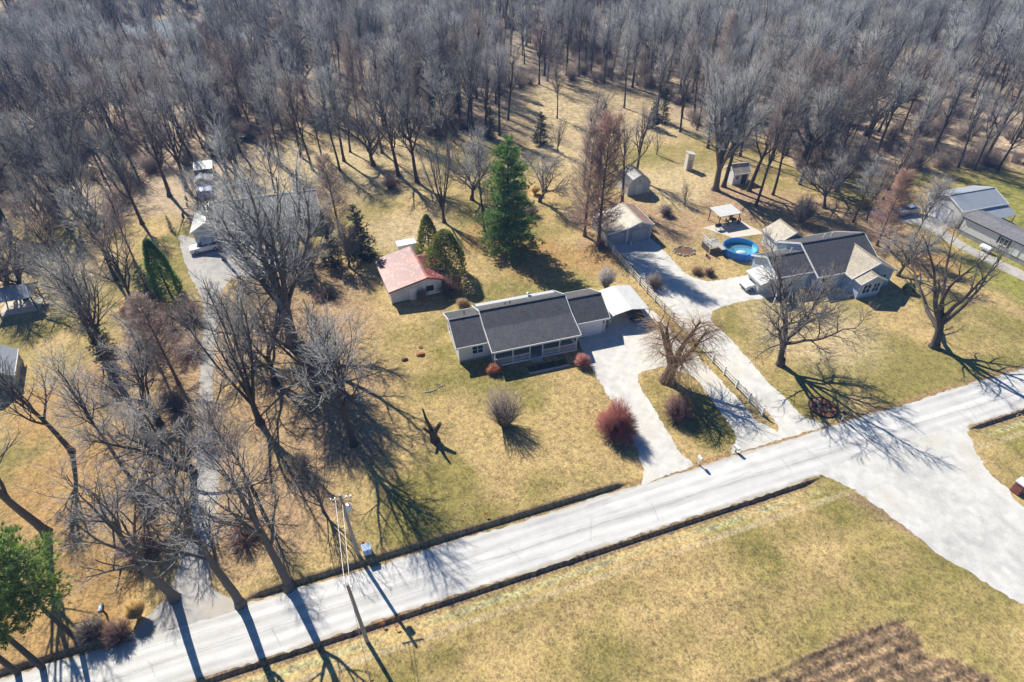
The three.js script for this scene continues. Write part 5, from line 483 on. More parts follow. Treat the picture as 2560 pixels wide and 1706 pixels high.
const FIXED = [
["oak", 54.1, -58.4, 15.7, "large open-crowned oak standing alone on the right lawn beside the road"],
["crab", 33.2, -55.0, 13.2, "low spreading twisted tree on the lawn below the grey-roofed right house"],
["willow", 18.7, -52.2, 8.8, "brown pollarded willow on the grass island of the looped driveway"],
["hard", -17.0, -42.2, 17.0, "large bare tree on the front lawn nearest the roadside, casting a fan of shadows"],
["vase", -28.1, -45.4, 17.2, "vase-shaped bare tree left of the front lawn, forked low above a dark trunk"],
["big", -28.3, -59.3, 25.5, "biggest spreading bare tree, between the red-roofed barn and the left driveway"],
["dense", -24.7, -77.1, 7.1, "compact dense-crowned tree just left of the red-roofed barn"],
["dense", -29.2, -74.2, 7.1, "dark dense-crowned tree second from the barn, left of the barn tree"],
["larch", -28.4, -87.2, 13.2, "slender red-brown conical tree behind the dense-crowned trees near the barn"],
["vase", -11.5, -90.9, 13.9, "multi-stemmed bare tree behind the yellow-green evergreens of the barn"],
["slim", -4.6, -88.0, 16.6, "tall thin bare trunk just left of the large green pine"],
["hard", -21.9, -109.2, 19.0, "bare tree with dark forked trunk, left one of the clump behind the barn clearing"],
["hard", -18.0, -106.5, 18.5, "bare tree with dark trunk, right one of the clump behind the barn clearing"],
["larch", 14.0, -84.4, 19.7, "tall brown feathery tree left of the detached grey garage"],
["larch", 11.9, -86.4, 17.8, "shorter brown feathery tree beside the tallest brown one near the garage"],
["hard", 19.6, -97.6, 15.9, "bare tree in front of the small gambrel shed"],
["slim", 10.5, -140.2, 12.7, "tall bare tree standing alone in the pale clearing"],
["small", 20.6, -147.8, 4.9, "small bare tree at the back of the pale clearing"],
["slim", 27.1, -147.2, 17.5, "pale grey bare tree on the right of the clearing"],
["big", 37.7, -103.2, 21.7, "large multi-trunk bare tree left of the small white shed in the right yard"],
["hard", 39.6, -104.5, 21.0, "bare tree touching the big multi-trunk tree by the small white shed"],
["hard", 43.8, -102.8, 19.6, "bare tree standing just in front of the small white shed"],
["slim", 43.3, -97.0, 20.4, "bare tree with straight dark trunk right of the white-roofed pavilion"],
["slim", 47.7, -101.2, 20.1, "thin bare tree behind the pavilion patio on the right"],
["small", 30.7, -97.2, 4.4, "small young tree on the lawn left of the white-roofed pavilion"],
["larch", 58.4, -83.4, 12.1, "brown-crowned tree behind the right house, with leaves on its top"],
["slim", 60.4, -91.5, 10.8, "thin bare tree behind the right house chimney pipes"],
["slim", 57.8, -90.8, 11.7, "bare tree behind the middle of the right house roof"],
["birch", 65.0, -84.9, 10.5, "pale-barked bare tree between the right house and the white metal barn"],
["crab", 57.5, -74.7, 8.0, "grey bushy bare tree beside the right house gable"],
["hard", -47.4, -52.1, 17.5, "bare double-trunk tree on the left bank above the thicket"],
["larch", -39.8, -51.6, 12.7, "red-brown feathery tree beside the left gravel driveway, right of a pair"],
["larch", -42.8, -53.7, 9.8, "red-brown feathery tree beside the left gravel driveway, left of a pair"],
["road", -43.6, -31.5, 19.5, "leaning bare tree at the left edge with a bare lower trunk"],
["road", -23.1, -24.7, 19.5, "tall bare tree at the mouth of the left driveway by the road, right side"],
["road", -28.9, -25.2, 19.5, "tall bare tree at the mouth of the left driveway, left side"],
["road", -19.4, -26.2, 19.5, "tall bare tree on the roadside bank left of the utility pole"],
["hard", -62.3, -100.6, 17.7, "bare tree left of the blue tarp stack"],
["hard", -60.1, -103.0, 17.6, "bare tree directly behind the blue tarp stack"],
["hard", -62.5, -90.4, 15.7, "bare tree with dark trunk left of the left driveway end"],
["hard", -67.7, -86.2, 17.3, "bare tree with a thick dark trunk in the upper left woods edge"],
["slim", -57.9, -78.3, 11.7, "thin bare tree left of the conical evergreen"],
["crab", -68.6, -68.6, 9.1, "low branching bare tree beside the left gazebo"],
["hard", -50.8, -64.9, 14.1, "bare tree left of the red-brown pair above the driveway"],
["hard", -53.6, -59.0, 13.3, "bare tree on the left slope behind the double-trunk tree"],
["slim", -38.6, -37.6, 16.4, "bare tree in the left thicket, uppermost"],
["crab", -32.9, -38.6, 11.0, "low tangled tree beside the left gravel driveway"],
["slim", -25.4, -35.7, 13.6, "thin bare tree between the left driveway and the vase-shaped tree"],
["small", -18.1, -33.6, 8.7, "many-stemmed young tree beside the utility pole"],
["crab", -22.5, -49.9, 11.0, "bushy bare tree between the biggest tree and the front lawn tree"],
["crab", -28.2, -51.6, 11.3, "bushy bare tree beneath the biggest spreading tree"],
["hard", -48.3, -117.5, 17.4, "~bare tree in the thin grove behind the barn clearing, fourth from the left"],
["slim", -45.8, -113.2, 18.6, "~bare tree in the thin grove behind the barn clearing, fifth from the left"],
["hard", -43.0, -117.9, 18.7, "~bare tree in the thin grove behind the barn clearing, sixth from the left"],
["hard", -39.2, -111.9, 17.6, "~bare tree in the thin grove behind the barn clearing, seventh from the left"],
["slim", -39.2, -119.1, 15.5, "~bare tree in the thin grove behind the barn clearing, eighth from the left"],
["slim", -33.8, -111.7, 18.3, "~bare tree in the thin grove behind the barn clearing, ninth from the left"],
["hard", -33.9, -116.1, 18.4, "~bare tree in the thin grove behind the barn clearing, tenth from the left"],
["hard", -33.6, -120.7, 15.0, "~bare tree in the thin grove behind the barn clearing, eleventh from the left"],
["crab", -27.6, -114.0, 11.3, "crooked open-crowned tree in the thin grove behind the barn clearing"],
["hard", -12.1, -112.3, 18.8, "~bare tree in the thin grove behind the barn clearing, fifteenth from the left"],
["hard", -26.9, -120.3, 18.7, "~bare tree in the thin grove behind the barn clearing, twelfth from the left"],
["small", 9.4, -120.3, 7.6, "small bare tree right of the dark conical evergreen"],
["small", 29.8, -119.3, 5.5, "small bare tree behind the gambrel shed on the right"],
["hard", 21.5, -171.9, 16.7, "~bare tree behind the far side of the pale clearing, second from the left"],
["hard", 50.5, -171.9, 15.8, "~bare tree behind the far side of the pale clearing, fourth from the left"],
["hard", 49.2, -177.8, 15.6, "~bare tree behind the far side of the pale clearing, third from the left"],
["hard", 7.2, -165.3, 17.1, "~bare tree behind the far side of the pale clearing, first from the left"],
["hard", 86.7, -205.4, 18.7, "~bare tree behind the far side of the pale clearing, fifth from the left"],
["hard", 92.9, -209.3, 18.1, "~bare tree behind the far side of the pale clearing, sixth from the left"],
["hard", 103.1, -189.7, 18.2, "~bare tree behind the far side of the pale clearing, seventh from the left"],
["slim", 74.0, -132.7, 16.3, "~bare tree at the woods edge behind the right yard, ninth from the left"],
["hard", 64.1, -111.7, 14.9, "~bare tree at the woods edge behind the right yard, eighth from the left"],
["hard", 87.0, -120.1, 15.9, "~bare tree at the woods edge behind the right yard, tenth from the left"],
["hard", 88.4, -113.2, 14.4, "~bare tree at the woods edge behind the right yard, eleventh from the left"],
["hard", 90.6, -111.7, 14.2, "~bare tree at the woods edge behind the right yard, twelfth from the left"],
["hard", 95.3, -111.7, 14.2, "~bare tree at the woods edge behind the right yard, thirteenth from the left"],
["hard", 54.2, -105.5, 17.5, "~bare tree at the woods edge behind the right yard, sixth from the left"],
["hard", 56.4, -105.5, 16.2, "~bare tree at the woods edge behind the right yard, seventh from the left"],
["hard", -56.5, -120.7, 18.6, "~bare tree in the thin grove behind the barn clearing, second from the left"],
["hard", -55.3, -127.2, 17.6, "~bare tree in the thin grove behind the barn clearing, third from the left"],
["hard", -57.6, -114.7, 17.4, "~bare tree in the thin grove behind the barn clearing, first from the left"],
["slim", -16.9, -131.8, 17.2, "~bare tree in the thin grove behind the barn clearing, fourteenth from the left"],
["hard", -8.6, -127.2, 18.4, "~bare tree in the thin grove behind the barn clearing, sixteenth from the left"],
["hard", -0.9, -139.2, 18.5, "~bare tree in the thin grove behind the barn clearing, seventeenth from the left"],
["hard", -24.8, -131.8, 18.0, "~bare tree in the thin grove behind the barn clearing, thirteenth from the left"],
["hard", 33.3, -139.2, 16.2, "~bare tree at the woods edge behind the right yard, first from the left"],
["hard", 37.3, -131.8, 17.2, "~bare tree at the woods edge behind the right yard, second from the left"],
["hard", 41.2, -122.8, 18.1, "~bare tree at the woods edge behind the right yard, third from the left"],
["hard", 46.8, -118.7, 17.7, "~bare tree at the woods edge behind the right yard, fourth from the left"],
["hard", 52.7, -116.7, 17.6, "~bare tree at the woods edge behind the right yard, fifth from the left"],
["crab", -39.2, -45.2, 10.6, "tangled tree left of the gravel drive below the red-brown pair"],
["hard", -46.8, -41.3, 15.5, "bare tree at the left of the thicket over the orange ground"],
["crab", -33.5, -57.5, 9.9, "low bushy tree beside the upper left driveway bend"],
["hard", -70.5, -80.3, 14.4, "bare tree on the far left lawn edge"],
["hard", -63.2, -71.6, 12.8, "bare tree on the left lawn above the gazebo"],
["crab", -73.1, -71.6, 10.4, "low bare tree cut by the left edge beside the gazebo"],
["hard", -58.4, -73.6, 14.6, "bare tree on the left slope, second from the conical evergreen"],
["hard", -74.3, -89.0, 15.6, "bare tree in the upper left woods edge over the lawn"],
["hard", -49.5, -102.7, 13.1, "bare tree behind the left half of the hidden house"],
["hard", -43.0, -100.7, 12.5, "bare tree behind the right half of the hidden house"],
["crab", -34.0, -80.3, 8.2, "bushy bare tree at the right end of the hidden house"],
["hard", -44.5, -79.1, 14.3, "bare tree standing on the left driveway apron before the hidden house"],
["slim", 13.4, -104.0, 15.3, "bare tree between the large pine and the gambrel shed"],
["crab", 5.0, -98.4, 9.3, "crooked grey tree right of the large pine"],
["hard", 23.8, -108.3, 14.6, "bare tree just behind the gambrel shed"],
["hard", 17.4, -112.8, 15.2, "bare tree left of the gambrel shed"],
["crab", -7.2, -99.2, 9.6, "crooked grey tree behind the slim trunk left of the large pine"],
["crab", 55.0, -96.1, 8.8, "bushy grey tree behind the right house, left of its chimney pipes"],
["crab", 59.7, -102.4, 9.8, "bushy grey tree at the woods edge behind the right house"],
["hard", 67.0, -99.2, 12.4, "bare tree at the woods edge right of the right house"]
];
const taken = [];
{ const r = rng(31), seen = {}; for (const [k, x, z, h, label] of FIXED) { const grove = label[0] === '~', L = protos[k === 'hard' && grove ? 'wood' : k]; seen[k] = (seen[k] ?? -1) + 1; const wide = { hard: 1.05, slim: 1.1, big: 1.25, willow: 1.4, crab: 1.15, larch: 1.2 }[k] || 1; plantTree(NAMES[k], L[seen[k] % L.length], x, z, h, r() * 6.28, wide * (0.92 + r() * 0.2), grove ? label.slice(1) : label, 'tree', grove ? 'bare trees at the edge of the woods' : undefined); taken.push([x, z]); } }
// the woods: the nearest trees as things, the mass behind them as one stand
{
  const r = rng(55), all = [], cell = new Map(), key = (x, z) => Math.floor(x / 3) + ',' + Math.floor(z / 3);
  const free = (x, z, d) => { for (let i = -1; i <= 1; i++) for (let j = -1; j <= 1; j++) for (const [a, b] of cell.get((Math.floor(x / 3) + i) + ',' + (Math.floor(z / 3) + j)) || []) if (Math.hypot(a - x, b - z) < d) return false; return true; };
  const put = (x, z) => { const k = key(x, z); if (!cell.has(k)) cell.set(k, []); cell.get(k).push([x, z]); }; taken.forEach(([x, z]) => put(x, z));
  const keepOut = [[-75, -46, -112, -84], [-64, -50, -131, -123]];
  for (let i = 0; i < 26000 && all.length < 2700; i++) { const z = -86 - Math.pow(r(), 0.85) * 250, x = (r() - 0.5) * 2 * (32 + -z * 0.92); const w = woodF(x, z); if (w < 0.35 || r() > w || fbm(x * 0.035 + 60, z * 0.035 + 8, 3) < 0.4 && r() < 0.8) continue; if (blob(x, z, CLEAR) > 0.25 || blob(x, z, [[-150, -222, 26], [-110, -215, 15], [95, -214, 10], [-185, -228, 26]]) > 0.3 && r() < 0.9) continue; if (x < -85 && x > -215 && z < -165 && z > -235 && r() < 0.65) continue; if (x < -80 && x > -188 && z < -207 && z > -246 && r() < 0.93) continue; if (keepOut.some(([a, b, c, d]) => x > a && x < b && z > c && z < d)) continue; if (!free(x, z, 3.0)) continue; put(x, z); all.push([x, z]); }
  all.sort((a, b) => Math.hypot(a[0], a[1]) - Math.hypot(b[0], b[1]));
  const own = 205, mix = () => { const q = r(); return q < 0.6 ? protos.wood[Math.floor(r() * 4)] : q < 0.9 ? protos.slim[Math.floor(r() * 2)] : q < 0.97 ? protos.crab[0] : protos.larch[0]; };
  const side = x => x < -40 ? 'bare grey tree in the dense woods at the upper left' : x > 50 ? 'bare grey tree in the dense woods at the upper right' : 'bare grey tree in the dense woods beyond the yards';
  for (const [x, z] of all.slice(0, own)) plantTree('woodland_tree', mix(), x, z, 10.5 + Math.pow(r(), 0.6) * 10, r() * 6.28, 0.75 + r() * 0.6, side(x), 'tree', x < -40 ? 'trees of the upper left woods' : x > 50 ? 'trees of the upper right woods' : 'trees of the middle woods');
  const kinds = [protos.wood[0], protos.wood[1], protos.wood[2], protos.wood[3], protos.slim[0], protos.slim[1]], tw = [[0.46, 0.455, 0.44], [0.27, 0.265, 0.25], [0.52, 0.515, 0.5], [0.33, 0.3, 0.27], [0.5, 0.5, 0.485], [0.3, 0.29, 0.27]], bk = [[0.075, 0.068, 0.06], [0.06, 0.054, 0.048], [0.2, 0.19, 0.175], [0.08, 0.07, 0.06], [0.13, 0.12, 0.11], [0.07, 0.062, 0.055]];
  const vm = new THREE.MeshStandardMaterial({ vertexColors: true, roughness: 0.9 }), rest = all.slice(own), bins = kinds.map(() => []), m = new THREE.Matrix4(), q = new THREE.Quaternion(), up = new V3(0, 1, 0);
  rest.forEach(([x, z]) => { const k = Math.floor(r() * 6), s = (9 + Math.pow(r(), 0.6) * 12) / kinds[k].height, w = s * (0.75 + r() * 0.6); q.setFromAxisAngle(up, r() * 6.28); bins[k].push(m.compose(new V3(x, 0, z), q, new V3(w, s, w)).clone()); });
  kinds.forEach((p, k) => { const g = mergeGeometries(p.limbs.map((l, i) => l.geo(i < 2 ? bk[k] : tw[k])), false), im = new THREE.InstancedMesh(g, vm, bins[k].length); bins[k].forEach((mm, i) => im.setMatrixAt(i, mm)); im.name = numbered('far_woods'); im.castShadow = im.receiveShadow = true; tag(im, 'mass of bare grey trees filling the woods to the top of the view', 'woods', 'the far woods', 'stuff'); scene.add(im); });
  console.log('woods', all.length);
}
// shrubs: many stems from one foot
function shrub(name, label, [x, z], R, h, o) {
  const r = rng(o.seed), L = new Limbs(), S = new Limbs(), n = o.n || 260, c = o.low ? 0 : 0.15;
  for (let k = 0; k < n; k++) { const az = r() * 6.283, el = Math.acos(1 - r() * (o.open || 0.98)), rr = (0.82 + r() * 0.22) * (0.72 + 0.52 * vn(Math.cos(az) * 1.6 + o.seed, Math.sin(az) * 1.6 + el * 1.3 + 4)), end = new V3(Math.cos(az) * Math.sin(el) * R * rr, (o.low ? 0.1 : 0.16) * h + Math.cos(el) * h * 0.84 * rr, Math.sin(az) * Math.sin(el) * R * rr), st = new V3(Math.cos(az) * R * 0.12, 0, Math.sin(az) * R * 0.12), mid = st.clone().lerp(end, 0.5).add(new V3((r() - 0.5) * 0.15 * R, 0.06 * h, (r() - 0.5) * 0.15 * R)); (k % 6 ? L : S).tube([st, mid, end], [o.th || 0.028, (o.th || 0.028) * 0.7, 0], 3);
    for (let j = 0; j < (o.tw || 7); j++) { const t = 0.35 + r() * 0.6, p = t < 0.5 ? st.clone().lerp(mid, t * 2) : mid.clone().lerp(end, t * 2 - 1), d = end.clone().sub(mid).normalize().add(new V3((r() - 0.5) * 1.5, (r() - 0.5) * 1.2, (r() - 0.5) * 1.5)).normalize(); L.tube([p, p.clone().addScaledVector(d, (o.tl || 0.5) * (0.6 + r() * 0.7) * Math.min(1, R))], [0.011, 0], 3); } }
  const t = thing(name, label, 'shrub', [x, gy(x, z), z], 0, o.group); part(t, 'stems', S.geo(), o.stem || BARK); part(t, 'twigs', L.geo(), o.mat); return t;
}
const SH = { red: std(C(0.3, 0.1, 0.08), 0.9), brown: std(C(0.22, 0.13, 0.11), 0.9), rust: std(C(0.5, 0.2, 0.1), 0.9), pink: std(C(0.45, 0.2, 0.165), 0.9), tan: std(C(0.42, 0.27, 0.15), 0.9), grey: std(C(0.24, 0.2, 0.175), 0.9), straw: std(C(0.72, 0.5, 0.2), 0.9), plum: std(C(0.26, 0.14, 0.12), 0.9) };
shrub('red_bush', 'large dense red-brown rounded bush between the lawn and the white gravel drive', [11.3, -43.9], 2.65, 4.5, { seed: 301, n: 900, tw: 9, mat: SH.red, stem: SH.red, tl: 0.6 });
shrub('brown_bush', 'purplish brown rounded bush on the grass island', [18.5, -46.3], 1.95, 3.4, { seed: 302, n: 420, tw: 8, mat: SH.brown, stem: SH.brown, tl: 0.6 });
shrub('porch_bush', 'small rust-coloured bush at the left end of the porch', [-2.2, -53.7], 1.05, 1.25, { seed: 303, n: 330, tw: 7, mat: SH.rust, stem: SH.rust, tl: 0.3 });
shrub('pink_bush', 'pinkish clumped bush at the right end of the porch beside the apron', [8.7, -54.9], 1.1, 2.0, { seed: 304, n: 330, tw: 8, mat: SH.pink, stem: SH.pink, tl: 0.35 });
shrub('round_bush', 'round brown bush behind the left corner of the middle house', [-6.8, -67.2], 1.0, 1.4, { seed: 305, n: 300, tw: 7, mat: SH.tan, stem: SH.tan, tl: 0.3 });
shrub('barn_bush', 'grey-brown twiggy bush at the right corner of the red-roofed barn', [-9.0, -70.6], 1.9, 3.1, { seed: 306, n: 330, tw: 8, mat: SH.plum, tl: 0.5 });
shrub('barn_bush', 'small orange-brown bush before the barn wall', [-12.6, -68.6], 0.95, 1.9, { seed: 307, n: 240, tw: 7, mat: SH.tan, tl: 0.35 });
shrub('fan_bush', 'grey fan-shaped bush standing alone in the middle of the front lawn', [-0.8, -44.8], 3.3, 5.2, { seed: 308, n: 240, tw: 9, open: 0.42, mat: SH.grey, tl: 0.7 });
shrub('vase_bush', 'tall pale twiggy bush behind the right house', [49.0, -90.9], 2.6, 5.4, { seed: 309, n: 320, tw: 9, open: 0.7, mat: std(C(0.34, 0.29, 0.24), 0.9), tl: 0.8 });
shrub('fence_bush', 'grey lilac bush beside the rail fence near the bend', [20.6, -71.6], 1.5, 2.6, { seed: 310, n: 200, tw: 9, mat: SH.grey, tl: 0.5 });
shrub('fence_bush', 'pale twiggy bush on the house side of the rail fence', [13.6, -71.8], 1.7, 3.4, { seed: 311, n: 170, tw: 9, open: 0.7, mat: TWP, tl: 0.7 });
shrub('garage_bush', 'dark bush at the left corner of the detached garage', [14.0, -82.6], 1.0, 1.8, { seed: 312, n: 200, tw: 8, mat: SH.plum, tl: 0.4 });
shrub('drive_bush', 'brown dried bush beside the branch of the neighbour drive, left one', [27.6, -75.4], 0.95, 1.3, { seed: 313, n: 200, tw: 7, mat: SH.tan, tl: 0.35 }); shrub('drive_bush', 'brown dried bush beside the branch of the neighbour drive, right one', [29.4, -75.0], 0.9, 1.2, { seed: 314, n: 200, tw: 7, mat: SH.brown, tl: 0.35 });
shrub('roadside_bush', 'dark brown bush under the roadside pines, right one', [-31.9, -21.9], 1.2, 1.9, { seed: 315, n: 300, tw: 8, mat: SH.brown, tl: 0.4 }); shrub('roadside_bush', 'dark brown bush under the roadside pines, left one', [-33.9, -21.9], 1.2, 1.7, { seed: 316, n: 300, tw: 8, mat: SH.grey, tl: 0.4 });
shrub('brush_heap', 'dark tangle of cut branches on the lawn left of the barn', [-26.6, -69.2], 1.6, 0.9, { seed: 317, n: 220, tw: 6, low: 1, mat: SH.plum, tl: 0.5 });
shrub('yellow_bush', 'pale yellow leafless bush beside the mobile home', [77.4, -74.2], 1.5, 2.2, { seed: 318, n: 300, tw: 9, mat: std(C(0.6, 0.5, 0.22), 0.9), tl: 0.5 });
shrub('clearing_bush', 'brown brush clump at the near edge of the pale clearing', [1.5, -99], 1.6, 2.4, { seed: 319, n: 260, tw: 8, mat: SH.brown, tl: 0.6 }); shrub('pit_bush', 'bare bush behind the pavilion patio', [26.5, -93.5], 1.4, 2.2, { seed: 320, n: 200, tw: 8, mat: SH.grey, tl: 0.6 });
[[3.2, -93.5, 'grey multi-stemmed bush right of the large pine'], [-22.5, -103.6, 'grey brush at the foot of the forked grove trees'], [-43, -64, 'brown brush along the left driveway bend'], [-38, -47, 'brown brush left of the gravel driveway'], [-24.6, -30.6, 'brown brush between two tall roadside trees'], [-33.6, -29.4, 'brown brush under the left thicket'], [-36, -35, 'grey brush in the middle of the left thicket'], [-45.6, -62.5, 'dark brush below the conical evergreen'], [-40.5, -57, 'reddish brush beside the upper left driveway'], [-21.6, -38.5, 'grey brush at the foot of the large front lawn tree']].forEach(([x, z, lab], i) => shrub('brush_clump', lab, [x, z], 1.5 + (i % 3) * 0.4, 2.2 + (i % 4) * 0.5, { seed: 330 + i, n: 170, tw: 9, open: 0.85, mat: [SH.grey, SH.brown, SH.plum][i % 3], tl: 0.7 }));
shrub('dry_grass_clump', 'tawny ornamental grass clump beside the left driveway mouth', [-31.2, -23.6], 0.95, 2.2, { seed: 350, n: 900, tw: 3, open: 0.55, th: 0.03, mat: SH.straw, stem: SH.straw, tl: 0.4 }); shrub('dry_grass_clump', 'tawny ornamental grass clump behind the right house', [62.1, -96.1], 1.0, 1.7, { seed: 351, n: 400, tw: 2, open: 0.6, th: 0.025, mat: SH.straw, stem: SH.straw }); shrub('dry_grass_clump', 'tawny grass clump right of the large pine', [4.2, -101.5], 1.2, 2.0, { seed: 352, n: 400, tw: 2, open: 0.6, th: 0.03, mat: SH.straw, stem: SH.straw });
// undergrowth of the woods
{ const r = rng(71), L = new Limbs(); for (let k = 0; k < 90; k++) { const az = r() * 6.283, e = 0.2 + r() * 0.75, len = 1.4 + r() * 1.6, b = new V3((r() - 0.5) * 1.2, 0, (r() - 0.5) * 1.2), d = new V3(Math.cos(az) * Math.sin(e), Math.cos(e), Math.sin(az) * Math.sin(e)), p = b.clone().addScaledVector(d, len); L.tube([b, p], [0.02, 0], 3); for (let j = 0; j < 7; j++) { const q = b.clone().lerp(p, 0.3 + r() * 0.65), dd = d.clone().add(new V3((r() - 0.5) * 1.4, (r() - 0.5), (r() - 0.5) * 1.4)).normalize(); L.tube([q, q.clone().addScaledVector(dd, 0.4 + r() * 0.7)], [0.012, 0], 3); } }
  const spots = []; for (let i = 0; i < 20000 && spots.length < 2600; i++) { const z = -86 - Math.pow(r(), 0.8) * 220, x = (r() - 0.5) * 2 * (32 - z * 0.92), w = woodF(x, z); if (w > 0.4 && !(x > -68 && x < -44 && z > -114) && fbm(x * 0.05 + 3, z * 0.05, 2) > 0.46 && blob(x, z, CLEAR) < 0.2) spots.push([x, z]); }
  const im = new THREE.InstancedMesh(L.geo(), std(C(0.23, 0.18, 0.155), 0.9), spots.length), m = new THREE.Matrix4(), q = new THREE.Quaternion(); spots.forEach(([x, z], i) => { q.setFromAxisAngle(new V3(0, 1, 0), r() * 6.28); const s = 0.7 + r() * 0.9; im.setMatrixAt(i, m.compose(new V3(x, 0, z), q, new V3(s, s, s))); }); im.name = 'woodland_undergrowth'; tag(im, 'low twiggy undergrowth covering the floor of the woods', 'undergrowth', null, 'stuff'); im.castShadow = im.receiveShadow = true; scene.add(im); }
// ---- evergreens
function leafy(tris, cols) { const g = new THREE.BufferGeometry(); g.setAttribute('position', new THREE.Float32BufferAttribute(tris, 3)); g.setAttribute('color', new THREE.Float32BufferAttribute(cols, 3)); g.setAttribute('uv', new THREE.BufferAttribute(new Float32Array(tris.length / 3 * 2), 2)); g.computeVertexNormals(); return g; }
const LEAF = new THREE.MeshPhysicalMaterial({ vertexColors: true, roughness: 0.9, transmission: 0.6, thickness: 0, side: THREE.DoubleSide });
function tuft(T, Cc, p, d, len, n, r, base, w = 0.03) { for (let k = 0; k < n; k++) { const e = d.clone().add(new V3((r() - 0.5) * 1.5, (r() - 0.5) * 1.3, (r() - 0.5) * 1.5)).normalize(), s = new V3(r() - 0.5, r() - 0.5, r() - 0.5).cross(e).normalize().multiplyScalar(w), q = p.clone().addScaledVector(e, len * (0.6 + r() * 0.6)); T.push(p.x - s.x, p.y - s.y, p.z - s.z, p.x + s.x, p.y + s.y, p.z + s.z, q.x, q.y, q.z); const v = 0.7 + r() * 0.6; for (let j = 0; j < 3; j++) Cc.push(base[0] * v, base[1] * v, base[2] * v); } }
function pine(seed, H, o) { // whorled boughs with needle tufts
  const r = rng(seed), T = [], Cc = [], tr = new Limbs(), lb = new Limbs(), b0 = o.clear * H; tr.tube([new V3(0, -0.1, 0), new V3(0.1, H * 0.35, 0), new V3(0, H * 0.7, 0.05), new V3(0, H, 0)], [o.r, o.r * 0.7, o.r * 0.4, 0.02], 9);
  for (let y = b0; y < H - 0.2; y += o.step) { const f = (y - b0) / (H - b0), reach = o.R * (o.shape ? o.shape(f) : Math.pow(1 - f, 0.8) + 0.06), n = Math.max(3, Math.round(o.per * (1 - 0.4 * f))); for (let k = 0; k < n; k++) { const az = r() * 6.283, len = reach * (0.65 + r() * 0.5), dip = lerp(-0.18, 0.55, f) + (r() - 0.5) * 0.3, d = new V3(Math.cos(az), dip, Math.sin(az)).normalize(), st = new V3(0, y + (r() - 0.5) * o.step, 0), end = st.clone().addScaledVector(d, len); end.y += len * 0.12; lb.tube([st, st.clone().lerp(end, 0.5), end], [0.05, 0.03, 0.01], 3); const m = Math.max(3, Math.round(len * o.dens)); for (let j = 0; j < m; j++) { const t = 0.25 + 0.78 * Math.pow((j + r()) / m, 0.8), p = st.clone().lerp(end, t), sp = (1 - Math.abs(t - 0.6)) * o.fan * len; p.x += (r() - 0.5) * sp; p.z += (r() - 0.5) * sp; p.y += (r() - 0.5) * 0.25; const base = o.cols[Math.floor(r() * o.cols.length)]; tuft(T, Cc, p, d.clone().add(new V3(0, 0.35, 0)).normalize(), o.nl, o.nn, r, base, o.nw); } } }
  return { trunk: tr.geo(), boughs: lb.geo(), needles: leafy(T, Cc) };
}
function plantPine(name, label, p, [x, z], turn = 0, s = 1, cat = 'pine tree', group) { const t = thing(name, label, cat, [x, gy(x, z), z], turn, group); t.scale.setScalar(s); part(t, 'trunk', p.trunk, BARK); part(t, 'boughs', p.boughs, BARK); part(t, 'crown', p.needles, LEAF); return t; }
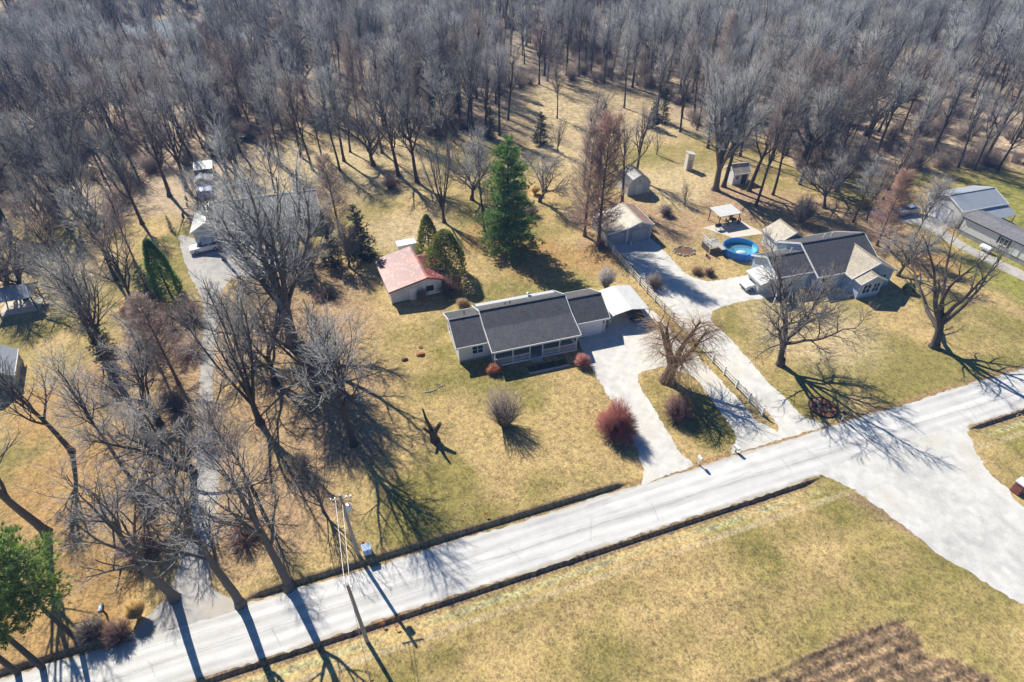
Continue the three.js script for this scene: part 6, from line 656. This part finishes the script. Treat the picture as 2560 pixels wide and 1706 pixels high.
{
  const cols = [[0.16, 0.29, 0.06], [0.19, 0.34, 0.065], [0.12, 0.24, 0.06], [0.27, 0.4, 0.08]];
  const big = pine(401, 18, { clear: 0.06, r: 0.3, R: 5.0, step: 0.42, per: 9, dens: 9, fan: 0.55, nl: 0.5, nn: 12, nw: 0.035, cols, shape: f => Math.pow(1 - f, 0.62) * (0.75 + 0.25 * Math.sin(f * 40)) + 0.05 });
  plantPine('large_pine', 'tall dense green pine standing behind the middle house', big, [-0.6, -82.4]);
  const cols2 = [[0.2, 0.32, 0.05], [0.26, 0.4, 0.055], [0.14, 0.24, 0.045], [0.32, 0.46, 0.06]]; const rd = pine(402, 14, { clear: 0.5, r: 0.24, R: 3.1, step: 0.42, per: 7, dens: 6.5, fan: 0.6, nl: 0.46, nn: 12, nw: 0.034, cols: cols2, shape: f => 0.35 + 0.75 * Math.sin(Math.PI * Math.min(1, f * 0.85 + 0.12)) });
  plantPine('roadside_pine', 'bright green long-trunked pine in the lower left corner, left one', rd, [-38.6, -19.2], 0, 0.98); plantPine('roadside_pine', 'bright green long-trunked pine in the lower left corner, middle one', rd, [-36.9, -19.6], 2, 1.02); plantPine('roadside_pine', 'bright green long-trunked pine in the lower left corner, right one', rd, [-35.1, -21.6], 4, 0.92);
  const far = pine(403, 12, { clear: 0.1, r: 0.2, R: 2.6, step: 0.7, per: 6, dens: 3.5, fan: 0.6, nl: 0.5, nn: 9, nw: 0.045, cols: [[0.08, 0.22, 0.06], [0.1, 0.26, 0.07]] }); plantPine('far_pine', 'light green pine in the far woods at the top right', far, [104.1, -219], 0, 1.15);
  const ced = pine(404, 6.5, { clear: 0.03, r: 0.1, R: 1.25, step: 0.35, per: 7, dens: 6, fan: 0.7, nl: 0.32, nn: 9, nw: 0.03, cols: [[0.07, 0.11, 0.035], [0.09, 0.13, 0.03], [0.05, 0.09, 0.03]] }); const dk = pine(405, 6.3, { clear: 0.02, r: 0.1, R: 1.6, step: 0.3, per: 8, dens: 7, fan: 0.7, nl: 0.3, nn: 9, nw: 0.03, cols: [[0.02, 0.045, 0.03], [0.025, 0.055, 0.035]] });
  plantPine('cedar_tree', 'narrow green cedar at the left of the pale clearing', ced, [-4.8, -128], 0, 1.1, 'cedar tree'); plantPine('cedar_tree', 'small olive cedar at the near edge of the pale clearing', ced, [20.6, -134], 2, 0.85, 'cedar tree'); plantPine('cedar_tree', 'wide dark cedar right of the pale clearing', dk, [31.6, -134], 3, 1.05, 'cedar tree'); plantPine('cedar_tree', 'leaning olive cedar behind the wide dark one', ced, [34.4, -137.5], 1, 1.15, 'cedar tree');
  plantPine('spruce_tree', 'dark blue-green cone-shaped evergreen left of the clearing', dk, [6.0, -125], 0, 1.1, 'spruce tree'); plantPine('cedar_tree', 'tiny green seedling cedar beside the left driveway head', ced, [-56.7, -88.4], 0, 0.4, 'cedar tree');
  [[-23.1, -79.2, 1.5, 'dark spruce behind the dense tree left of the barn, right one'], [-27.2, -77.4, 1.15, 'dark spruce behind the dense trees left of the barn, middle one'], [-32.4, -75.6, 1.3, 'dark spruce beside the hidden house, left of the dense trees']].forEach(([x, z, k, lab], i) => plantPine('spruce_tree', lab, dk, [x, z], i, k, 'spruce tree'));
  const blue = pine(406, 5.4, { clear: 0.02, r: 0.1, R: 2.0, step: 0.35, per: 8, dens: 5, fan: 0.6, nl: 0.35, nn: 9, nw: 0.03, cols: [[0.1, 0.14, 0.13], [0.12, 0.16, 0.14], [0.07, 0.11, 0.1]] }); plantPine('spruce_tree', 'grey-blue spruce left of the conical evergreen by the left driveway', blue, [-51.6, -69.6], 0, 1, 'spruce tree'); plantPine('spruce_tree', 'dark spruce in the left slope among bare trees', dk, [-51.5, -57.4], 0, 0.9, 'spruce tree'); plantPine('spruce_tree', 'grey-green spruce beside the patio pavilion', blue, [22.7, -88.9], 1, 0.42, 'spruce tree');
  // arborvitae: flat sprays all through a pointed or rounded body
  const arb = (seed, H, R, n, colset, shape) => { const r = rng(seed), T = [], Cc = [], tr = new Limbs(); tr.tube([new V3(0, -0.1, 0), new V3(0, H * 0.8, 0)], [0.16, 0.03], 7); for (let k = 0; k < n; k++) { const f = Math.pow(r(), 0.9), lobe = 0.86 + 0.26 * vn(f * 7 + seed, k % 9), rr = R * shape(f) * lobe * (0.7 + 0.34 * Math.sqrt(r())), az = r() * 6.283, lump = 0.88 + 0.22 * vn(Math.cos(az) * 2.2 + 5 + f * 5, Math.sin(az) * 2.2 + 7), p = new V3(Math.cos(az) * rr * lump, 0.15 + f * H * 0.98, Math.sin(az) * rr * lump); const d = new V3(Math.cos(az), 0.7, Math.sin(az)).normalize(); tuft(T, Cc, p, d, 0.28, 5, r, colset[Math.floor(r() * colset.length)], 0.05); } return { trunk: tr.geo(), needles: leafy(T, Cc) }; };
  const plantArb = (name, label, a, [x, z], turn, s = 1) => { const t = thing(name, label, 'evergreen', [x, gy(x, z), z], turn); t.scale.setScalar(s); part(t, 'trunk', a.trunk, BARK); part(t, 'crown', a.needles, LEAF); };
  const yg = [[0.33, 0.35, 0.04], [0.4, 0.4, 0.045], [0.2, 0.25, 0.04], [0.14, 0.19, 0.04]];
  plantArb('rounded_evergreen', 'large rounded yellow-green evergreen touching the red-roofed barn', arb(411, 6.6, 2.7, 3600, yg, f => Math.sqrt(Math.max(0, 1 - Math.pow(f, 2.4))) * (0.72 + 0.28 * Math.sin(Math.PI * Math.min(1, f * 1.4)))), [-9.7, -74.9], 0, 1.12); plantArb('pointed_evergreen', 'pointed yellow-green evergreen behind the rounded one at the barn', arb(412, 7.4, 2.1, 2800, yg, f => Math.pow(1 - f, 0.6)), [-12.7, -79.6], 1);
  plantArb('conical_evergreen', 'dense dark green conical evergreen beside the left driveway', arb(413, 9.0, 1.95, 4200, [[0.09, 0.24, 0.04], [0.12, 0.29, 0.045], [0.07, 0.19, 0.04], [0.16, 0.33, 0.05]], f => Math.pow(1 - f, 0.55) * (0.8 + 0.2 * Math.min(1, f * 6))), [-48.8, -69.9], 0);
  plantArb('low_evergreen', 'low green shrub at the right corner of the right house', arb(414, 1.2, 0.7, 420, [[0.05, 0.16, 0.03], [0.07, 0.2, 0.03]], f => Math.sqrt(1 - f * f)), [56.9, -70.6], 0);
}
shadows(scene);
renderer.render(scene, camera);
